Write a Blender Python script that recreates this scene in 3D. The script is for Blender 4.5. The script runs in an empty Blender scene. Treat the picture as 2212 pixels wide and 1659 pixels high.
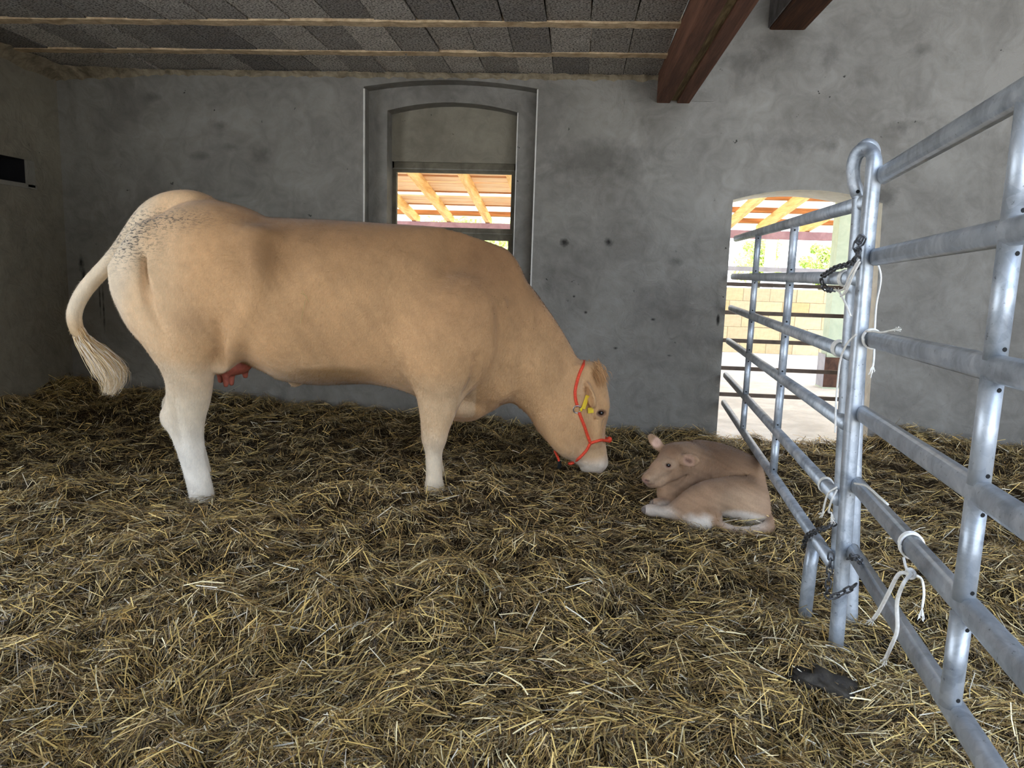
import bpy, bmesh, math, random
import numpy as np
from mathutils import Vector, Matrix
from mathutils.geometry import tessellate_polygon

random.seed(7)
rng = np.random.default_rng(11)
sc = bpy.context.scene
COL = sc.collection

# ------------------------------------------------------------------ camera, sky, sun, exposure
PW, PH, FPX = 2212.0, 1659.0, 1600.0


def unit(v):
    v = np.array(v, float)
    return v / np.linalg.norm(v)


_dy = unit(((1240 - PW / 2) / FPX, (590 - PH / 2) / FPX, 1))
_down = unit(np.cross(_dy, unit((1, 0.032, 0))))
_x = unit(np.cross(_down, _dy))
if _x[0] < 0:
    _down, _x = -_down, -_x
RC = np.stack([_x, _dy, -_down], 1)        # world -> camera (x right, y down, z forward)
EYE = np.array([0, 0, 1.25])


def ray(u, v):
    return RC.T @ np.array([(u - PW / 2) / FPX, (v - PH / 2) / FPX, 1.0])


def on_plane(u, v, p, n):
    d = ray(u, v)
    return EYE + d * np.dot(np.array(p, float) - EYE, n) / np.dot(d, n)


def on_y(u, v, y):
    return on_plane(u, v, (0, y, 0), (0, 1, 0))


def on_z(u, v, z):
    return on_plane(u, v, (0, 0, z), (0, 0, 1))


cd = bpy.data.cameras.new('camera')
cam = bpy.data.objects.new('camera', cd)
COL.objects.link(cam)
cd.sensor_fit = 'HORIZONTAL'
cd.sensor_width = 36.0
cd.lens = 36.0 * FPX / PW
cd.clip_start = 0.05
cd.clip_end = 400
m = Matrix.Identity(4)
for i in range(3):
    m[i][0] = RC[0][i]
    m[i][1] = -RC[1][i]
    m[i][2] = -RC[2][i]
    m[i][3] = EYE[i]
cam.matrix_world = m
sc.camera = cam

SKY = 1.0
w = bpy.data.worlds.new('sky')
sc.world = w
w.use_nodes = True
nt = w.node_tree
bgn = nt.nodes['Background']
tc = nt.nodes.new('ShaderNodeTexCoord')
sep = nt.nodes.new('ShaderNodeSeparateXYZ')
nt.links.new(tc.outputs['Generated'], sep.inputs[0])
rmp = nt.nodes.new('ShaderNodeValToRGB')
rmp.color_ramp.elements[0].position = 0.0
rmp.color_ramp.elements[0].color = (0.86, 0.93, 1.0, 1)
rmp.color_ramp.elements[1].position = 0.7
rmp.color_ramp.elements[1].color = (0.52, 0.69, 1.0, 1)
nt.links.new(sep.outputs['Z'], rmp.inputs[0])
nt.links.new(rmp.outputs[0], bgn.inputs['Color'])
bgn.inputs['Strength'].default_value = SKY

sd = bpy.data.lights.new('sun', 'SUN')
sun = bpy.data.objects.new('sun', sd)
COL.objects.link(sun)
sd.energy = 3.0
sd.angle = math.radians(1.5)
sd.color = (1.0, 0.90, 0.74)
_sd = unit((-0.22, 0.34, -0.91))           # travelling direction
sun.rotation_euler = Vector(_sd).to_track_quat('-Z', 'Y').to_euler()
sun.location = (6, -8, 14)

sc.view_settings.view_transform = 'Standard'
sc.view_settings.look = 'None'
sc.view_settings.gamma = 1.0
sc.view_settings.use_curve_mapping = False
sc.view_settings.exposure = 2.7
sc.cycles.max_bounces = 10
sc.cycles.diffuse_bounces = 6

# ------------------------------------------------------------------ helpers


def tag(o, label=None, cat=None, group=None, kind=None):
    if label: o['label'] = label
    if cat: o['category'] = cat
    if group: o['group'] = group
    if kind: o['kind'] = kind
    return o


def empty(name, loc=(0, 0, 0), rz=0.0):
    o = bpy.data.objects.new(name, None)
    o.empty_display_size = 0.1
    o.location = [float(c) for c in loc]
    o.rotation_euler = (0, 0, rz)
    COL.objects.link(o)
    return o


def link(name, me, mat=None, parent=None, loc=None, smooth=False):
    o = bpy.data.objects.new(name, me)
    COL.objects.link(o)
    if mat is not None:
        if isinstance(mat, (list, tuple)):
            for q in mat: me.materials.append(q)
        else:
            me.materials.append(mat)
    if parent is not None: o.parent = parent
    if loc is not None: o.location = [float(c) for c in loc]
    if smooth:
        me.polygons.foreach_set('use_smooth', np.ones(len(me.polygons), bool))
    return o


def mesh_from(name, v, f):
    """v: n x 3, f: list of faces or an int array m x k"""
    me = bpy.data.meshes.new(name)
    v = np.asarray(v, np.float32)
    if isinstance(f, np.ndarray):
        k = f.shape[1]
        me.vertices.add(len(v)); me.vertices.foreach_set('co', v.ravel())
        me.loops.add(f.size); me.loops.foreach_set('vertex_index', f.ravel().astype(np.int32))
        me.polygons.add(len(f))
        me.polygons.foreach_set('loop_start', np.arange(0, f.size, k, dtype=np.int32))
        me.polygons.foreach_set('loop_total', np.full(len(f), k, np.int32))
        me.update(calc_edges=True)
        me.validate()
    else:
        me.from_pydata([tuple(map(float, p)) for p in v], [], [tuple(int(i) for i in q) for q in f])
        me.update()
    return me


class MB:
    """collects boxes and tubes that become ONE mesh object"""

    def __init__(self):
        self.v, self.f = [], []

    def add(self, v, f):
        o = len(self.v)
        self.v += [tuple(map(float, p)) for p in v]
        self.f += [tuple(i + o for i in q) for q in f]
        return self

    def box(self, lo, hi, bevel=0.0):
        (x0, y0, z0), (x1, y1, z1) = lo, hi
        if bevel:
            bm = bmesh.new()
            bmesh.ops.create_cube(bm, size=1)
            for q in bm.verts:
                q.co = Vector(((x0 + x1) / 2 + q.co.x * (x1 - x0), (y0 + y1) / 2 + q.co.y * (y1 - y0), (z0 + z1) / 2 + q.co.z * (z1 - z0)))
            bmesh.ops.bevel(bm, geom=bm.edges[:], offset=bevel, segments=2, affect='EDGES', profile=0.6)
            bm.verts.index_update()
            self.add([q.co[:] for q in bm.verts], [[q.index for q in f.verts] for f in bm.faces])
            bm.free()
            return self
        return self.add([(x0, y0, z0), (x1, y0, z0), (x1, y1, z0), (x0, y1, z0), (x0, y0, z1), (x1, y0, z1), (x1, y1, z1), (x0, y1, z1)],
                        [(0, 3, 2, 1), (4, 5, 6, 7), (0, 1, 5, 4), (1, 2, 6, 5), (2, 3, 7, 6), (3, 0, 4, 7)])

    def tube(self, pts, r, n=10, caps=True, ry=None, up=None, power=2.0):
        """swept tube through pts; r (and ry) number or list; superellipse section"""
        P = [np.array(p, float) for p in pts]
        R = r if hasattr(r, '__len__') else [r] * len(P)
        RY = R if ry is None else (ry if hasattr(ry, '__len__') else [ry] * len(P))
        rings = []
        T0 = unit(P[1] - P[0])
        a = np.array(up, float) if up is not None else (np.array([0, 0, 1.0]) if abs(T0[2]) < 0.9 else np.array([1.0, 0, 0]))
        N = unit(a - T0 * np.dot(a, T0))
        for i, p in enumerate(P):
            T = unit(P[min(i + 1, len(P) - 1)] - P[max(i - 1, 0)])
            N = unit(N - T * np.dot(N, T))
            B = np.cross(T, N)
            ring = []
            for k in range(n):
                t = 2 * math.pi * k / n
                c, s = math.cos(t), math.sin(t)
                c = math.copysign(abs(c) ** (2 / power), c); s = math.copysign(abs(s) ** (2 / power), s)
                ring.append(p + N * c * R[i] + B * s * RY[i])
            rings.append(ring)
        v = [q for ring in rings for q in ring]
        f = []
        for i in range(len(P) - 1):
            for k in range(n):
                f.append((i * n + k, i * n + (k + 1) % n, (i + 1) * n + (k + 1) % n, (i + 1) * n + k))
        if caps:
            f.append(tuple(range(n - 1, -1, -1)))
            f.append(tuple((len(P) - 1) * n + k for k in range(n)))
        return self.add(v, f)

    def build(self, name, mat=None, parent=None, loc=None, smooth=False, angle=None):
        o = link(name, mesh_from(name, self.v, self.f), mat, parent, loc, smooth)
        return o


def spline(pts, n=8):
    """Catmull-Rom through pts"""
    P = [np.array(p, float) for p in pts]
    P = [2 * P[0] - P[1]] + P + [2 * P[-1] - P[-2]]
    out = []
    for i in range(1, len(P) - 2):
        for k in range(n):
            t = k / n
            out.append(0.5 * (2 * P[i] + (P[i + 1] - P[i - 1]) * t + (2 * P[i - 1] - 5 * P[i] + 4 * P[i + 1] - P[i + 2]) * t * t
                              + (3 * P[i] - P[i - 1] - 3 * P[i + 1] + P[i + 2]) * t ** 3))
    out.append(P[-2])
    return out


def vnoise(x, y, s, seed=0):
    """smooth value noise in [-1, 1]"""
    r = np.random.default_rng(seed).uniform(-1, 1, (256, 256))
    X, Y = np.asarray(x) * s + 1000.3, np.asarray(y) * s + 1000.7
    xi, yi = np.floor(X).astype(int), np.floor(Y).astype(int)
    fx, fy = X - xi, Y - yi
    fx, fy = fx * fx * fx * (fx * (fx * 6 - 15) + 10), fy * fy * fy * (fy * (fy * 6 - 15) + 10)
    g = lambda a, b: r[a % 256, b % 256]
    return (g(xi, yi) * (1 - fx) + g(xi + 1, yi) * fx) * (1 - fy) + (g(xi, yi + 1) * (1 - fx) + g(xi + 1, yi + 1) * fx) * fy


# ------------------------------------------------------------------ materials


def lin(h):
    """sRGB 0-255 -> linear"""
    return tuple(((c / 255) / 12.92 if c <= 10 else (((c / 255) + 0.055) / 1.055) ** 2.4) for c in h)


class NT:
    def __init__(self, name, rough=0.8, metal=0.0, spec=0.5):
        self.m = bpy.data.materials.new(name)
        self.m.use_nodes = True
        self.t = self.m.node_tree
        self.b = self.t.nodes['Principled BSDF']
        self.b.inputs['Roughness'].default_value = rough
        self.b.inputs['Metallic'].default_value = metal
        self.b.inputs['Specular IOR Level'].default_value = spec

    def n(self, typ, **kw):
        q = self.t.nodes.new('ShaderNode' + typ)
        for k, v in kw.items():
            if k in q.inputs: q.inputs[k].default_value = v
            else: setattr(q, k, v)
        return q

    def l(self, a, b):
        self.t.links.new(a, b)

    def co(self, which='Object', scale=None):
        c = self.n('TexCoord').outputs[which]
        if scale is not None:
            mp = self.n('Mapping')
            mp.inputs['Scale'].default_value = scale
            self.l(c, mp.inputs[0])
            c = mp.outputs[0]
        return c

    def noise(self, scale, detail=4, rough=0.55, co=None, dist=0.0):
        q = self.n('TexNoise')
        q.inputs['Scale'].default_value = scale
        q.inputs['Detail'].default_value = detail
        q.inputs['Roughness'].default_value = rough
        q.inputs['Distortion'].default_value = dist
        if co is not None: self.l(co, q.inputs['Vector'])
        return q.outputs['Fac']

    def ramp(self, fac, stops, interp='LINEAR'):
        q = self.n('ValToRGB')
        e = q.color_ramp.elements
        q.color_ramp.interpolation = interp
        while len(e) < len(stops): e.new(0.5)
        for k, (p, c) in enumerate(stops):
            e[k].position = p
            e[k].color = (*c, 1) if hasattr(c, '__len__') else (c, c, c, 1)
        self.l(fac, q.inputs[0])
        return q.outputs[0]

    def mix(self, fac, a, b, mode='MIX'):
        q = self.n('Mix', data_type='RGBA', blend_type=mode)
        for s, x in ((q.inputs[0], fac), (q.inputs[6], a), (q.inputs[7], b)):
            if hasattr(x, 'is_linked'): self.l(x, s)
            elif hasattr(x, '__len__'): s.default_value = (*x, 1)
            else: s.default_value = x
        return q.outputs[2]

    def math(self, op, a, b=0.0, c=None):
        q = self.n('Math', operation=op)
        for s, x in zip(q.inputs, (a, b, c)):
            if x is None: continue
            if hasattr(x, 'is_linked'): self.l(x, s)
            else: s.default_value = x
        return q.outputs[0]

    def bump(self, h, strength=0.3, dist=0.01, prev=None):
        q = self.n('Bump')
        q.inputs['Strength'].default_value = strength
        q.inputs['Distance'].default_value = dist
        self.l(h, q.inputs['Height'])
        if prev is not None: self.l(prev, q.inputs['Normal'])
        return q.outputs[0]

    def out(self, col=None, normal=None, rough=None):
        if col is not None:
            if hasattr(col, 'is_linked'): self.l(col, self.b.inputs['Base Color'])
            else: self.b.inputs['Base Color'].default_value = (*col, 1)
        if normal is not None: self.l(normal, self.b.inputs['Normal'])
        if rough is not None: self.l(rough, self.b.inputs['Roughness'])
        return self.m


def m_plaster(name, a, b, stains=(), rough_relief=0.25, pits=True):
    t = NT(name, 0.9, spec=0.25)
    co = t.co()
    n1 = t.noise(1.1, 6, 0.6, co, 0.6)
    n2 = t.noise(5.5, 5, 0.6, co, 1.5)
    f = t.math('ADD', t.math('MULTIPLY', n1, 0.65), t.math('MULTIPLY', n2, 0.35))
    col = t.ramp(f, [(0.36, a), (0.62, b)])
    # brushed-out lighter and darker trowel patches
    n3 = t.noise(2.6, 3, 0.5, co, 2.5)
    col = t.mix(t.ramp(n3, [(0.55, 0.0), (0.72, 0.22)]), col, tuple(c * 0.55 for c in a))
    # small stains with a shape of their own
    nd = t.noise(9, 4, 0.65, co)
    for (sx, sy, sz, rx, rz, k) in stains:
        mp = t.n('Mapping')
        mp.inputs['Location'].default_value = (-sx / rx, -sy / 9.0, -sz / rz)
        mp.inputs['Scale'].default_value = (1 / rx, 1 / 9.0, 1 / rz)
        t.l(co, mp.inputs[0])
        ln = t.n('VectorMath', operation='LENGTH')
        t.l(mp.outputs[0], ln.inputs[0])
        d = t.math('ADD', ln.outputs['Value'], t.math('MULTIPLY', t.math('SUBTRACT', nd, 0.5), 2.2))
        msk = t.ramp(d, [(0.15, k if k > .85 else k * .7), (1.0 if k > .85 else 1.25, 0.0)])
        col = t.mix(msk, col, tuple(c * (0.16 if k > .85 else .36) for c in a))
    if pits:
        vo = t.n('TexVoronoi', feature='F1')
        vo.inputs['Scale'].default_value = 8
        wob = t.n('VectorMath', operation='ADD')
        t.l(co, wob.inputs[0]); t.l(t.n('TexNoise').outputs['Color'], wob.inputs[1])
        wn = wob.inputs[1].links[0].from_node; wn.inputs['Scale'].default_value = 38; wn.inputs['Detail'].default_value = 3; t.l(co, wn.inputs['Vector'])
        wsc = t.n('VectorMath', operation='SCALE'); wsc.inputs['Scale'].default_value = .07
        t.l(wn.outputs['Color'], wsc.inputs[0]); t.l(wsc.outputs[0], wob.inputs[1])
        t.l(wob.outputs[0], vo.inputs['Vector'])
        pm = t.math('MULTIPLY', t.ramp(vo.outputs['Distance'], [(0.045, 1.0), (0.085, 0.0)]), t.ramp(t.noise(3.1, 2, 0.5, co), [(0.52, 0.0), (0.58, 0.85)]))
        col = t.mix(pm, col, (0.012, 0.011, 0.01))
    h1 = t.noise(42, 5, 0.65, co, 1.2)
    h2 = t.noise(7, 4, 0.55, co, 2.0)
    nrm = t.bump(h2, rough_relief, 0.05)
    nrm = t.bump(h1, rough_relief * 1.3, 0.006, nrm)
    return t.out(col, nrm)


def m_simple(name, a, b=None, scale=8, rough=0.7, metal=0.0, bump=0.15, stretch=(1, 1, 1), spec=0.4, fine=60, bd=0.004):
    t = NT(name, rough, metal, spec)
    co = t.co('Object', stretch)
    b = b or tuple(c * 0.7 for c in a)
    n1 = t.noise(scale, 6, 0.62, co, 0.5)
    col = t.ramp(n1, [(0.35, b), (0.65, a)])
    nrm = t.bump(t.noise(fine, 4, 0.6, co), bump, bd)
    return t.out(col, nrm)


def m_steel():
    t = NT('galvanised_steel', 0.45, 0.45)
    co = t.co()
    vo = t.n('TexVoronoi', feature='F1')
    vo.inputs['Scale'].default_value = 45
    t.l(co, vo.inputs['Vector'])
    sep = t.n('SeparateColor')
    t.l(vo.outputs['Color'], sep.inputs[0])
    n1 = t.noise(7, 6, 0.65, co, 0.8)
    col = t.ramp(n1, [(0.3, lin((138, 145, 152))), (0.5, lin((184, 191, 198))), (0.72, lin((216, 220, 224)))])
    col = t.mix(t.math('MULTIPLY', sep.outputs[0], 0.3), col, lin((160, 168, 180)), 'MULTIPLY')
    n2 = t.noise(70, 3, 0.6, co)
    col = t.mix(t.ramp(n2, [(0.66, 0.0), (0.74, 0.7)]), col, lin((52, 50, 50)))
    n3 = t.noise(2.3, 5, 0.7, co, 1.0)
    col = t.mix(t.ramp(n3, [(0.6, 0.0), (0.78, 0.45)]), col, lin((136, 120, 104)))
    r = t.math('ADD', t.math('MULTIPLY', n1, 0.3), 0.28)
    nrm = t.bump(t.noise(90, 4, 0.6, co), 0.12, 0.003)
    return t.out(col, nrm, r)


def m_vcol(name, rough=0.85, spec=0.2, bump=None, dirt=False, sheen=0.0):
    t = NT(name, rough, 0.0, spec)
    a = t.n('VertexColor', layer_name='Col')
    col = a.outputs['Color']
    nrm = None
    if bump:
        co = t.co('Object', bump['stretch'])
        n1 = t.noise(bump['scale'], 4, 0.6, co, 0.4)
        col = t.mix(0.22, col, t.ramp(n1, [(0.3, tuple([0.55] * 3)), (0.7, tuple([1.25] * 3))]), 'MULTIPLY') if False else t.mix(bump.get('cm', 0.35), col, t.mix(1.0, col, t.ramp(n1, [(0.3, 0.55), (0.68, 1.0)]), 'MULTIPLY'))
        nrm = t.bump(n1, bump['s'], bump['d'])
        n2 = t.noise(bump['scale'] * 0.22, 4, 0.6, t.co(), 0.3)
        nrm = t.bump(n2, bump['s'] * 0.5, bump['d'] * 3, nrm)
    if dirt:
        al = a.outputs['Alpha']
        nz = t.noise(46, 3, 0.6, t.co('Object', (1.0, 1.0, 2.6)), 0.4)
        msk = t.math('MULTIPLY', t.ramp(nz, [(0.52, 0.0), (0.56, 0.95)]), t.math('SUBTRACT', 1.0, al))
        col = t.mix(msk, col, lin((44, 42, 48)))
    if sheen:
        t.b.inputs['Sheen Weight'].default_value = sheen
        t.b.inputs['Sheen Roughness'].default_value = 0.5
    return t.out(col, nrm)
# ------------------------------------------------------------------ the setting
WY = 5.85                    # inner face of the back wall
WT = 0.50                    # its thickness
WL = -4.16                   # left wall
WR = 4.9
CZ = 2.72                    # underside of the low ceiling
HZ = 6.2                     # underside of the high roof on the right
FY = -1.2                    # open front of the barn, behind the camera

M = {}
# stains as seen on the wall: place, half sizes (m) and strength
ST = []
for (u, v, ru, rv, k) in ((478, 272, 20, 9, .7), (505, 318, 22, 8, .6), (563, 333, 18, 17, .7), (430, 338, 22, 8, .7), (175, 568, 6, 18, 1), (181, 592, 5, 20, .9), (228, 588, 4, 12, 1), (216, 650, 2, 34, .9),
                          (224, 668, 2.5, 40, .9), (1218, 523, 8, 7, 1), (1315, 522, 9, 8, 1), (1300, 345, 110, 38, .6), (1250, 560, 40, 60, .35), (1450, 640, 60, 50, .35), (1620, 130, 40, 22, .6), (1672, 95, 40, 22, .55),
                          (1790, 120, 20, 22, .65), (1800, 312, 17, 17, .75), (1700, 305, 70, 18, .5), (1942, 275, 24, 12, .75), (1988, 110, 18, 12, .6), (1912, 425, 22, 22, .85), (1551, 690, 3, 11, 1), (1460, 565, 20, 7, .7),
                          (1265, 675, 3.5, 3, 1), (1330, 752, 5, 3, 1), (1445, 768, 7, 3, .95), (1240, 640, 3, 2.5, 1), (1410, 690, 4, 2.5, 1), (1185, 610, 12, 30, .5), (1860, 180, 20, 12, .5), (2080, 300, 60, 40, .3), (330, 210, 20, 10, .6), (640, 560, 40, 20, .4)):
    q = on_y(u, v, WY)
    ST.append((q[0], WY, q[2], ru * .0046, rv * .0046, k))
M['plaster'] = m_plaster('grey_plaster', lin((118, 114, 106)), lin((152, 148, 140)), ST, 0.3)
M['plaster_dark'] = m_plaster('dim_plaster', lin((124, 117, 102)), lin((152, 145, 128)), (), 0.3)
M['reveal'] = m_plaster('pale_reveal_plaster', lin((206, 202, 192)), lin((236, 233, 224)), (), 0.3, False)
M['niche'] = m_simple('niche_shade', (.012, .011, .013), (.006, .006, .007), 5, .95)  # near-black: the shade inside the niche put into its colour


def arc_pts(x0, x1, zs, rise, n=14):
    """points of a segmental arch from x1 back to x0"""
    out = []
    for k in range(n + 1):
        t = k / n
        out.append((x1 + (x0 - x1) * t, zs + rise * 4 * t * (1 - t)))
    return out


def opening(x0, x1, z0, zs, rise):
    return [(x0, z0), (x1, z0)] + arc_pts(x0, x1, zs, rise)


def face_with_holes(mb, outer, holes, y, flip=False):
    polys = [[Vector((x, z, 0)) for x, z in outer]] + [[Vector((x, z, 0)) for x, z in h] for h in holes]
    tri = tessellate_polygon(polys)
    flat = [q for p in polys for q in p]
    mb.add([(q.x, y, q.y) for q in flat], [tuple(t) for t in tri])


def sleeve(mb, loop, y0, y1, skip=()):
    n = len(loop)
    v = [(x, y0, z) for x, z in loop] + [(x, y1, z) for x, z in loop]
    mb.add(v, [(k, (k + 1) % n, n + (k + 1) % n, n + k) for k in range(n) if k not in skip])


DOOR = [(1.18, -.4), (2.345, -.4)] + arc_pts(1.17, 2.262, 1.835, .085)
WINO = opening(-1.672, -0.335, 0.62, 2.615, 0.055)
WINI = opening(-1.524, -0.49, 0.70, 2.472, 0.068)
mb = MB()
face_with_holes(mb, [(WL - .4, -0.5), (WR + .3, -0.5), (WR + .3, HZ + .3), (WL - .4, HZ + .3)], [WINO, DOOR], WY)
sleeve(mb, WINO, WY, WY + .15)
face_with_holes(mb, WINO, [WINI], WY + .15)
sleeve(mb, WINI, WY + .15, WY + WT)
face_with_holes(mb, [(WL - .4, -0.5), (WR + .3, -0.5), (WR + .3, HZ + .3), (WL - .4, HZ + .3)], [WINI, DOOR], WY + WT)
# the rougher second coat of plaster right of the crease
mb.add([(2.56, WY - .0005, -.4), (2.66, WY - .006, -.4), (WR + .2, WY - .006, -.4), (2.60, WY - .0005, HZ), (2.70, WY - .006, HZ), (WR + .2, WY - .006, HZ)], [(0, 1, 4, 3), (1, 2, 5, 4)])
mb.box((0.80, WY - .006, 2.54), (0.98, WY + .01, 2.70), 0)
wall = mb.build('wall_back', M['plaster'])
tag(wall, kind='structure')
mb = MB(); sleeve(mb, DOOR, WY - .001, WY + WT + .002, skip=(0,))
tag(mb.build('door_reveal', M['reveal'], wall), 'pale plastered reveal of the arched doorway')
mb = MB()
IN = [(x, z) for x, z in WINI if z > 2.2]
loop = [(-1.524, 2.107), (-0.49, 2.107)] + [p for p in arc_pts(-1.524, -0.49, 2.472, 0.068)]
face_with_holes(mb, loop, [], WY + .31); face_with_holes(mb, loop, [], WY + .44); sleeve(mb, loop, WY + .31, WY + .44)
tag(mb.build('infill_panel', M['plaster_dark'], wall), 'flat olive grey panel filling the arch above the window')
# thin pale edge beads of the reveals
mb = MB()
mb.box((-0.338, WY - .006, .62), (-0.328, WY + .01, 2.61)); mb.box((-0.494, WY + .144, .7), (-0.486, WY + .157, 2.47)); mb.box((-1.674, WY - .004, .62), (-1.662, WY + .008, 2.6))
mb.build('edge_bead', M['reveal'], wall)

# left wall with its niche
mb = MB()
y0, y1, z0, z1 = 4.78, 5.445, 1.79, 1.965


def quad_wall_x(mb, x, ys, zs, hole):
    for a in range(len(ys) - 1):
        for b in range(len(zs) - 1):
            if (a, b) in hole: continue
            mb.add([(x, ys[a], zs[b]), (x, ys[a + 1], zs[b]), (x, ys[a + 1], zs[b + 1]), (x, ys[a], zs[b + 1])], [(0, 1, 2, 3)])


OY = 2.7                    # the left wall is open nearer than this
nich = []
quad_wall_x(mb, WL, (OY, y0, y1, WY + .1), (-.5, z0, z1, HZ), {(1, 1)})
for (a, b) in (((y0, z0), (y1, z0)), ((y1, z0), (y1, z1)), ((y1, z1), (y0, z1)), ((y0, z1), (y0, z0))):
    nich.append([(WL - .004, *a), (WL - .004, *b), (WL - .28, *b), (WL - .28, *a)])
mb.add([(WL - .3, OY, -.5), (WL - .3, WY + .1, -.5), (WL - .3, WY + .1, HZ), (WL - .3, OY, HZ)], [(0, 1, 2, 3)])
mb.add([(WL, OY, -.5), (WL - .3, OY, -.5), (WL - .3, OY, HZ), (WL, OY, HZ)], [(0, 1, 2, 3)])
mb.box((WL - .3, FY - .3, 2.55), (WL, OY, HZ))
wl = tag(mb.build('wall_left', M['plaster_dark']), kind='structure')
mb = MB()
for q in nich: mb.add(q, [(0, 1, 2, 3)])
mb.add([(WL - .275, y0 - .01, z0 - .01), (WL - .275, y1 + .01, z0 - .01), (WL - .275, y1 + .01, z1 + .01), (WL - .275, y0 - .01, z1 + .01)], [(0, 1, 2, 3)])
tag(mb.build('niche_back', M['niche'], wl), 'back of the small wall niche, painted dark for its shade')
mb = MB(); mb.box((WL - .01, y1, z0 - .03), (WL + .012, y1 + .09, z1 + .0), .006); mb.box((WL - .005, y0 - .3, z0 - .035), (WL + .012, y1 + .1, z0 - .002), .004)
mb.build('niche_edge', m_plaster('niche_plaster', lin((132, 128, 118)), lin((152, 148, 136)), (), .3, False), wl)
mb = MB(); mb.box((WR, FY, -.5), (WR + .3, WY + .1, HZ)); tag(mb.build('wall_right', M['plaster']), kind='structure')
# unseen front wall added to block light left of the open front
FRONT_X = 0.6
mb = MB(); mb.box((WL - .3, FY - .3, -.5), (FRONT_X, FY, 2.6)); mb.box((WL - .3, FY - .3, 2.6), (.6, FY, HZ)); tag(mb.build('wall_front_light_block', M['plaster_dark']), kind='structure')

# low ceiling: lightweight blocks between concrete joists
t = NT('aggregate_block', 0.95, spec=0.15)
co = t.co()
oi = t.n('ObjectInfo')
n1 = t.noise(75, 3, 0.7, co)
n2 = t.noise(6, 4, 0.6, co)
base = t.mix(oi.outputs['Random'], lin((146, 142, 138)), lin((222, 215, 203)))
col = t.mix(t.ramp(n2, [(0.35, 0.0), (0.7, 0.4)]), base, lin((150, 138, 120)))
col = t.mix(t.ramp(n1, [(0.40, .9), (0.54, 0.0)]), col, lin((60, 57, 54)))
M['block'] = t.out(col, t.bump(n1, 0.7, 0.008))
M['joist'] = m_simple('tan_concrete_joist', lin((226, 202, 164)), lin((176, 150, 116)), 14, .92, bump=.8, fine=90, bd=.006, spec=.2)
cl = MB()
cl.box((WL - .3, FY - .3, CZ + .16), (0.57, WY + .1, CZ + .30))
ceil = tag(cl.build('ceiling', M['joist']), kind='structure')
jy = [5.33 - .626 * k for k in range(14)]
for k, y in enumerate(jy):
    if y < FY: break
    mb = MB()
    n = 60
    v, f = [], []
    for i in range(n + 1):
        x = WL - .05 + (0.565 - WL + .05) * i / n
        dz = random.uniform(-.004, .004); a = random.uniform(-.004, .004); b = random.uniform(-.004, .004)
        v += [(x, y - .05 + a, CZ + .05), (x, y - .046 + a, CZ - .008 + dz), (x, y + .046 + b, CZ - .008 + dz), (x, y + .05 + b, CZ + .05)]
        if i:
            o = 4 * i
            f += [(o - 4 + q, o + q, o + q + 1, o - 3 + q) for q in range(3)]
    mb.add(v, f)
    mb.build('ceiling_joist', M['joist'], ceil)
blkme = []
for k in range(6):
    mb = MB()
    jit = lambda s=.004: random.uniform(-s, s)
    lx, ly, hz = .1255, .2625, .09
    g = []
    for (sx, sy) in ((-1, -1), (1, -1), (1, 1), (-1, 1)):
        g.append((sx * lx + jit(), sy * ly + jit(), 0 + jit(.003)))
    for (sx, sy) in ((-1, -1), (1, -1), (1, 1), (-1, 1)):
        g.append((sx * (lx - .008), sy * ly, hz))
    mb.add(g, [(3, 2, 1, 0), (4, 5, 6, 7), (0, 1, 5, 4), (1, 2, 6, 5), (2, 3, 7, 6), (3, 0, 4, 7)])
    blkme.append(mesh_from('ceiling_block', mb.v, mb.f))
    blkme[-1].materials.append(M['block'])
for r in range(6):
    yc = (5.33 + .262 if r == 0 else 5.33 - .313 - .626 * (r - 1))
    for q in range(19):
        x = 0.425 - .256 * q + (.0 if r != 1 else .0) - (.004 * q if r == 2 else 0)
        if x < WL + .02: break
        o = bpy.data.objects.new('ceiling_block', random.choice(blkme))
        COL.objects.link(o)
        o.parent = ceil
        o.location = (x, yc, CZ + random.uniform(-.004, .006))
        o.rotation_euler = (random.uniform(-.008, .008), random.uniform(-.012, .012), random.uniform(-.01, .01))
# ceilings rows nearer the front: plain soffit
mb = MB(); mb.box((WL, FY, CZ + .002), (.565, 5.33 - .313 - .626 * 5 + .3 + .0, CZ + .17)); mb.build('soffit', M['block'], ceil)
# ragged mortar where the blocks meet the wall
mb = MB()
v, f = [], []
n = 130
for i in range(n + 1):
    x = WL + (0.56 - WL) * i / n
    big = max(0, (-3.3 - x)) * .12
    a = random.uniform(.0, .02) + big * .5
    b = random.uniform(.02, .05) + big
    v += [(x, WY - b, CZ - .002 + random.uniform(-.005, .0)), (x, WY - b * .45, CZ - a * .6 - .012), (x, WY + .004, CZ - a - .035)]
    if i:
        o = 3 * i
        f += [(o - 3, o, o + 1, o - 2), (o - 2, o + 1, o + 2, o - 1)]
mb.add(v, f)
v, f = [], []
for i in range(50):
    y = WY - 2.6 * i / 49
    b = random.uniform(.02, .05) + .03 * max(0, 1 - i / 20)
    v += [(WL + b * 2.2, y, CZ - .004), (WL + b, y, CZ - .02 - b * .3), (WL - .004, y, CZ - .03 - b)]
    if i:
        o = 3 * i
        f += [(o - 3, o - 2, o + 1, o), (o - 2, o - 1, o + 2, o + 1)]
mb.add(v, f)
tag(mb.build('mortar_edge', m_simple('ragged_mortar', lin((168, 154, 128)), lin((112, 100, 80)), 12, .95, bump=.7, fine=50, bd=.008), ceil), 'ragged mortar bead along the wall')
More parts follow.
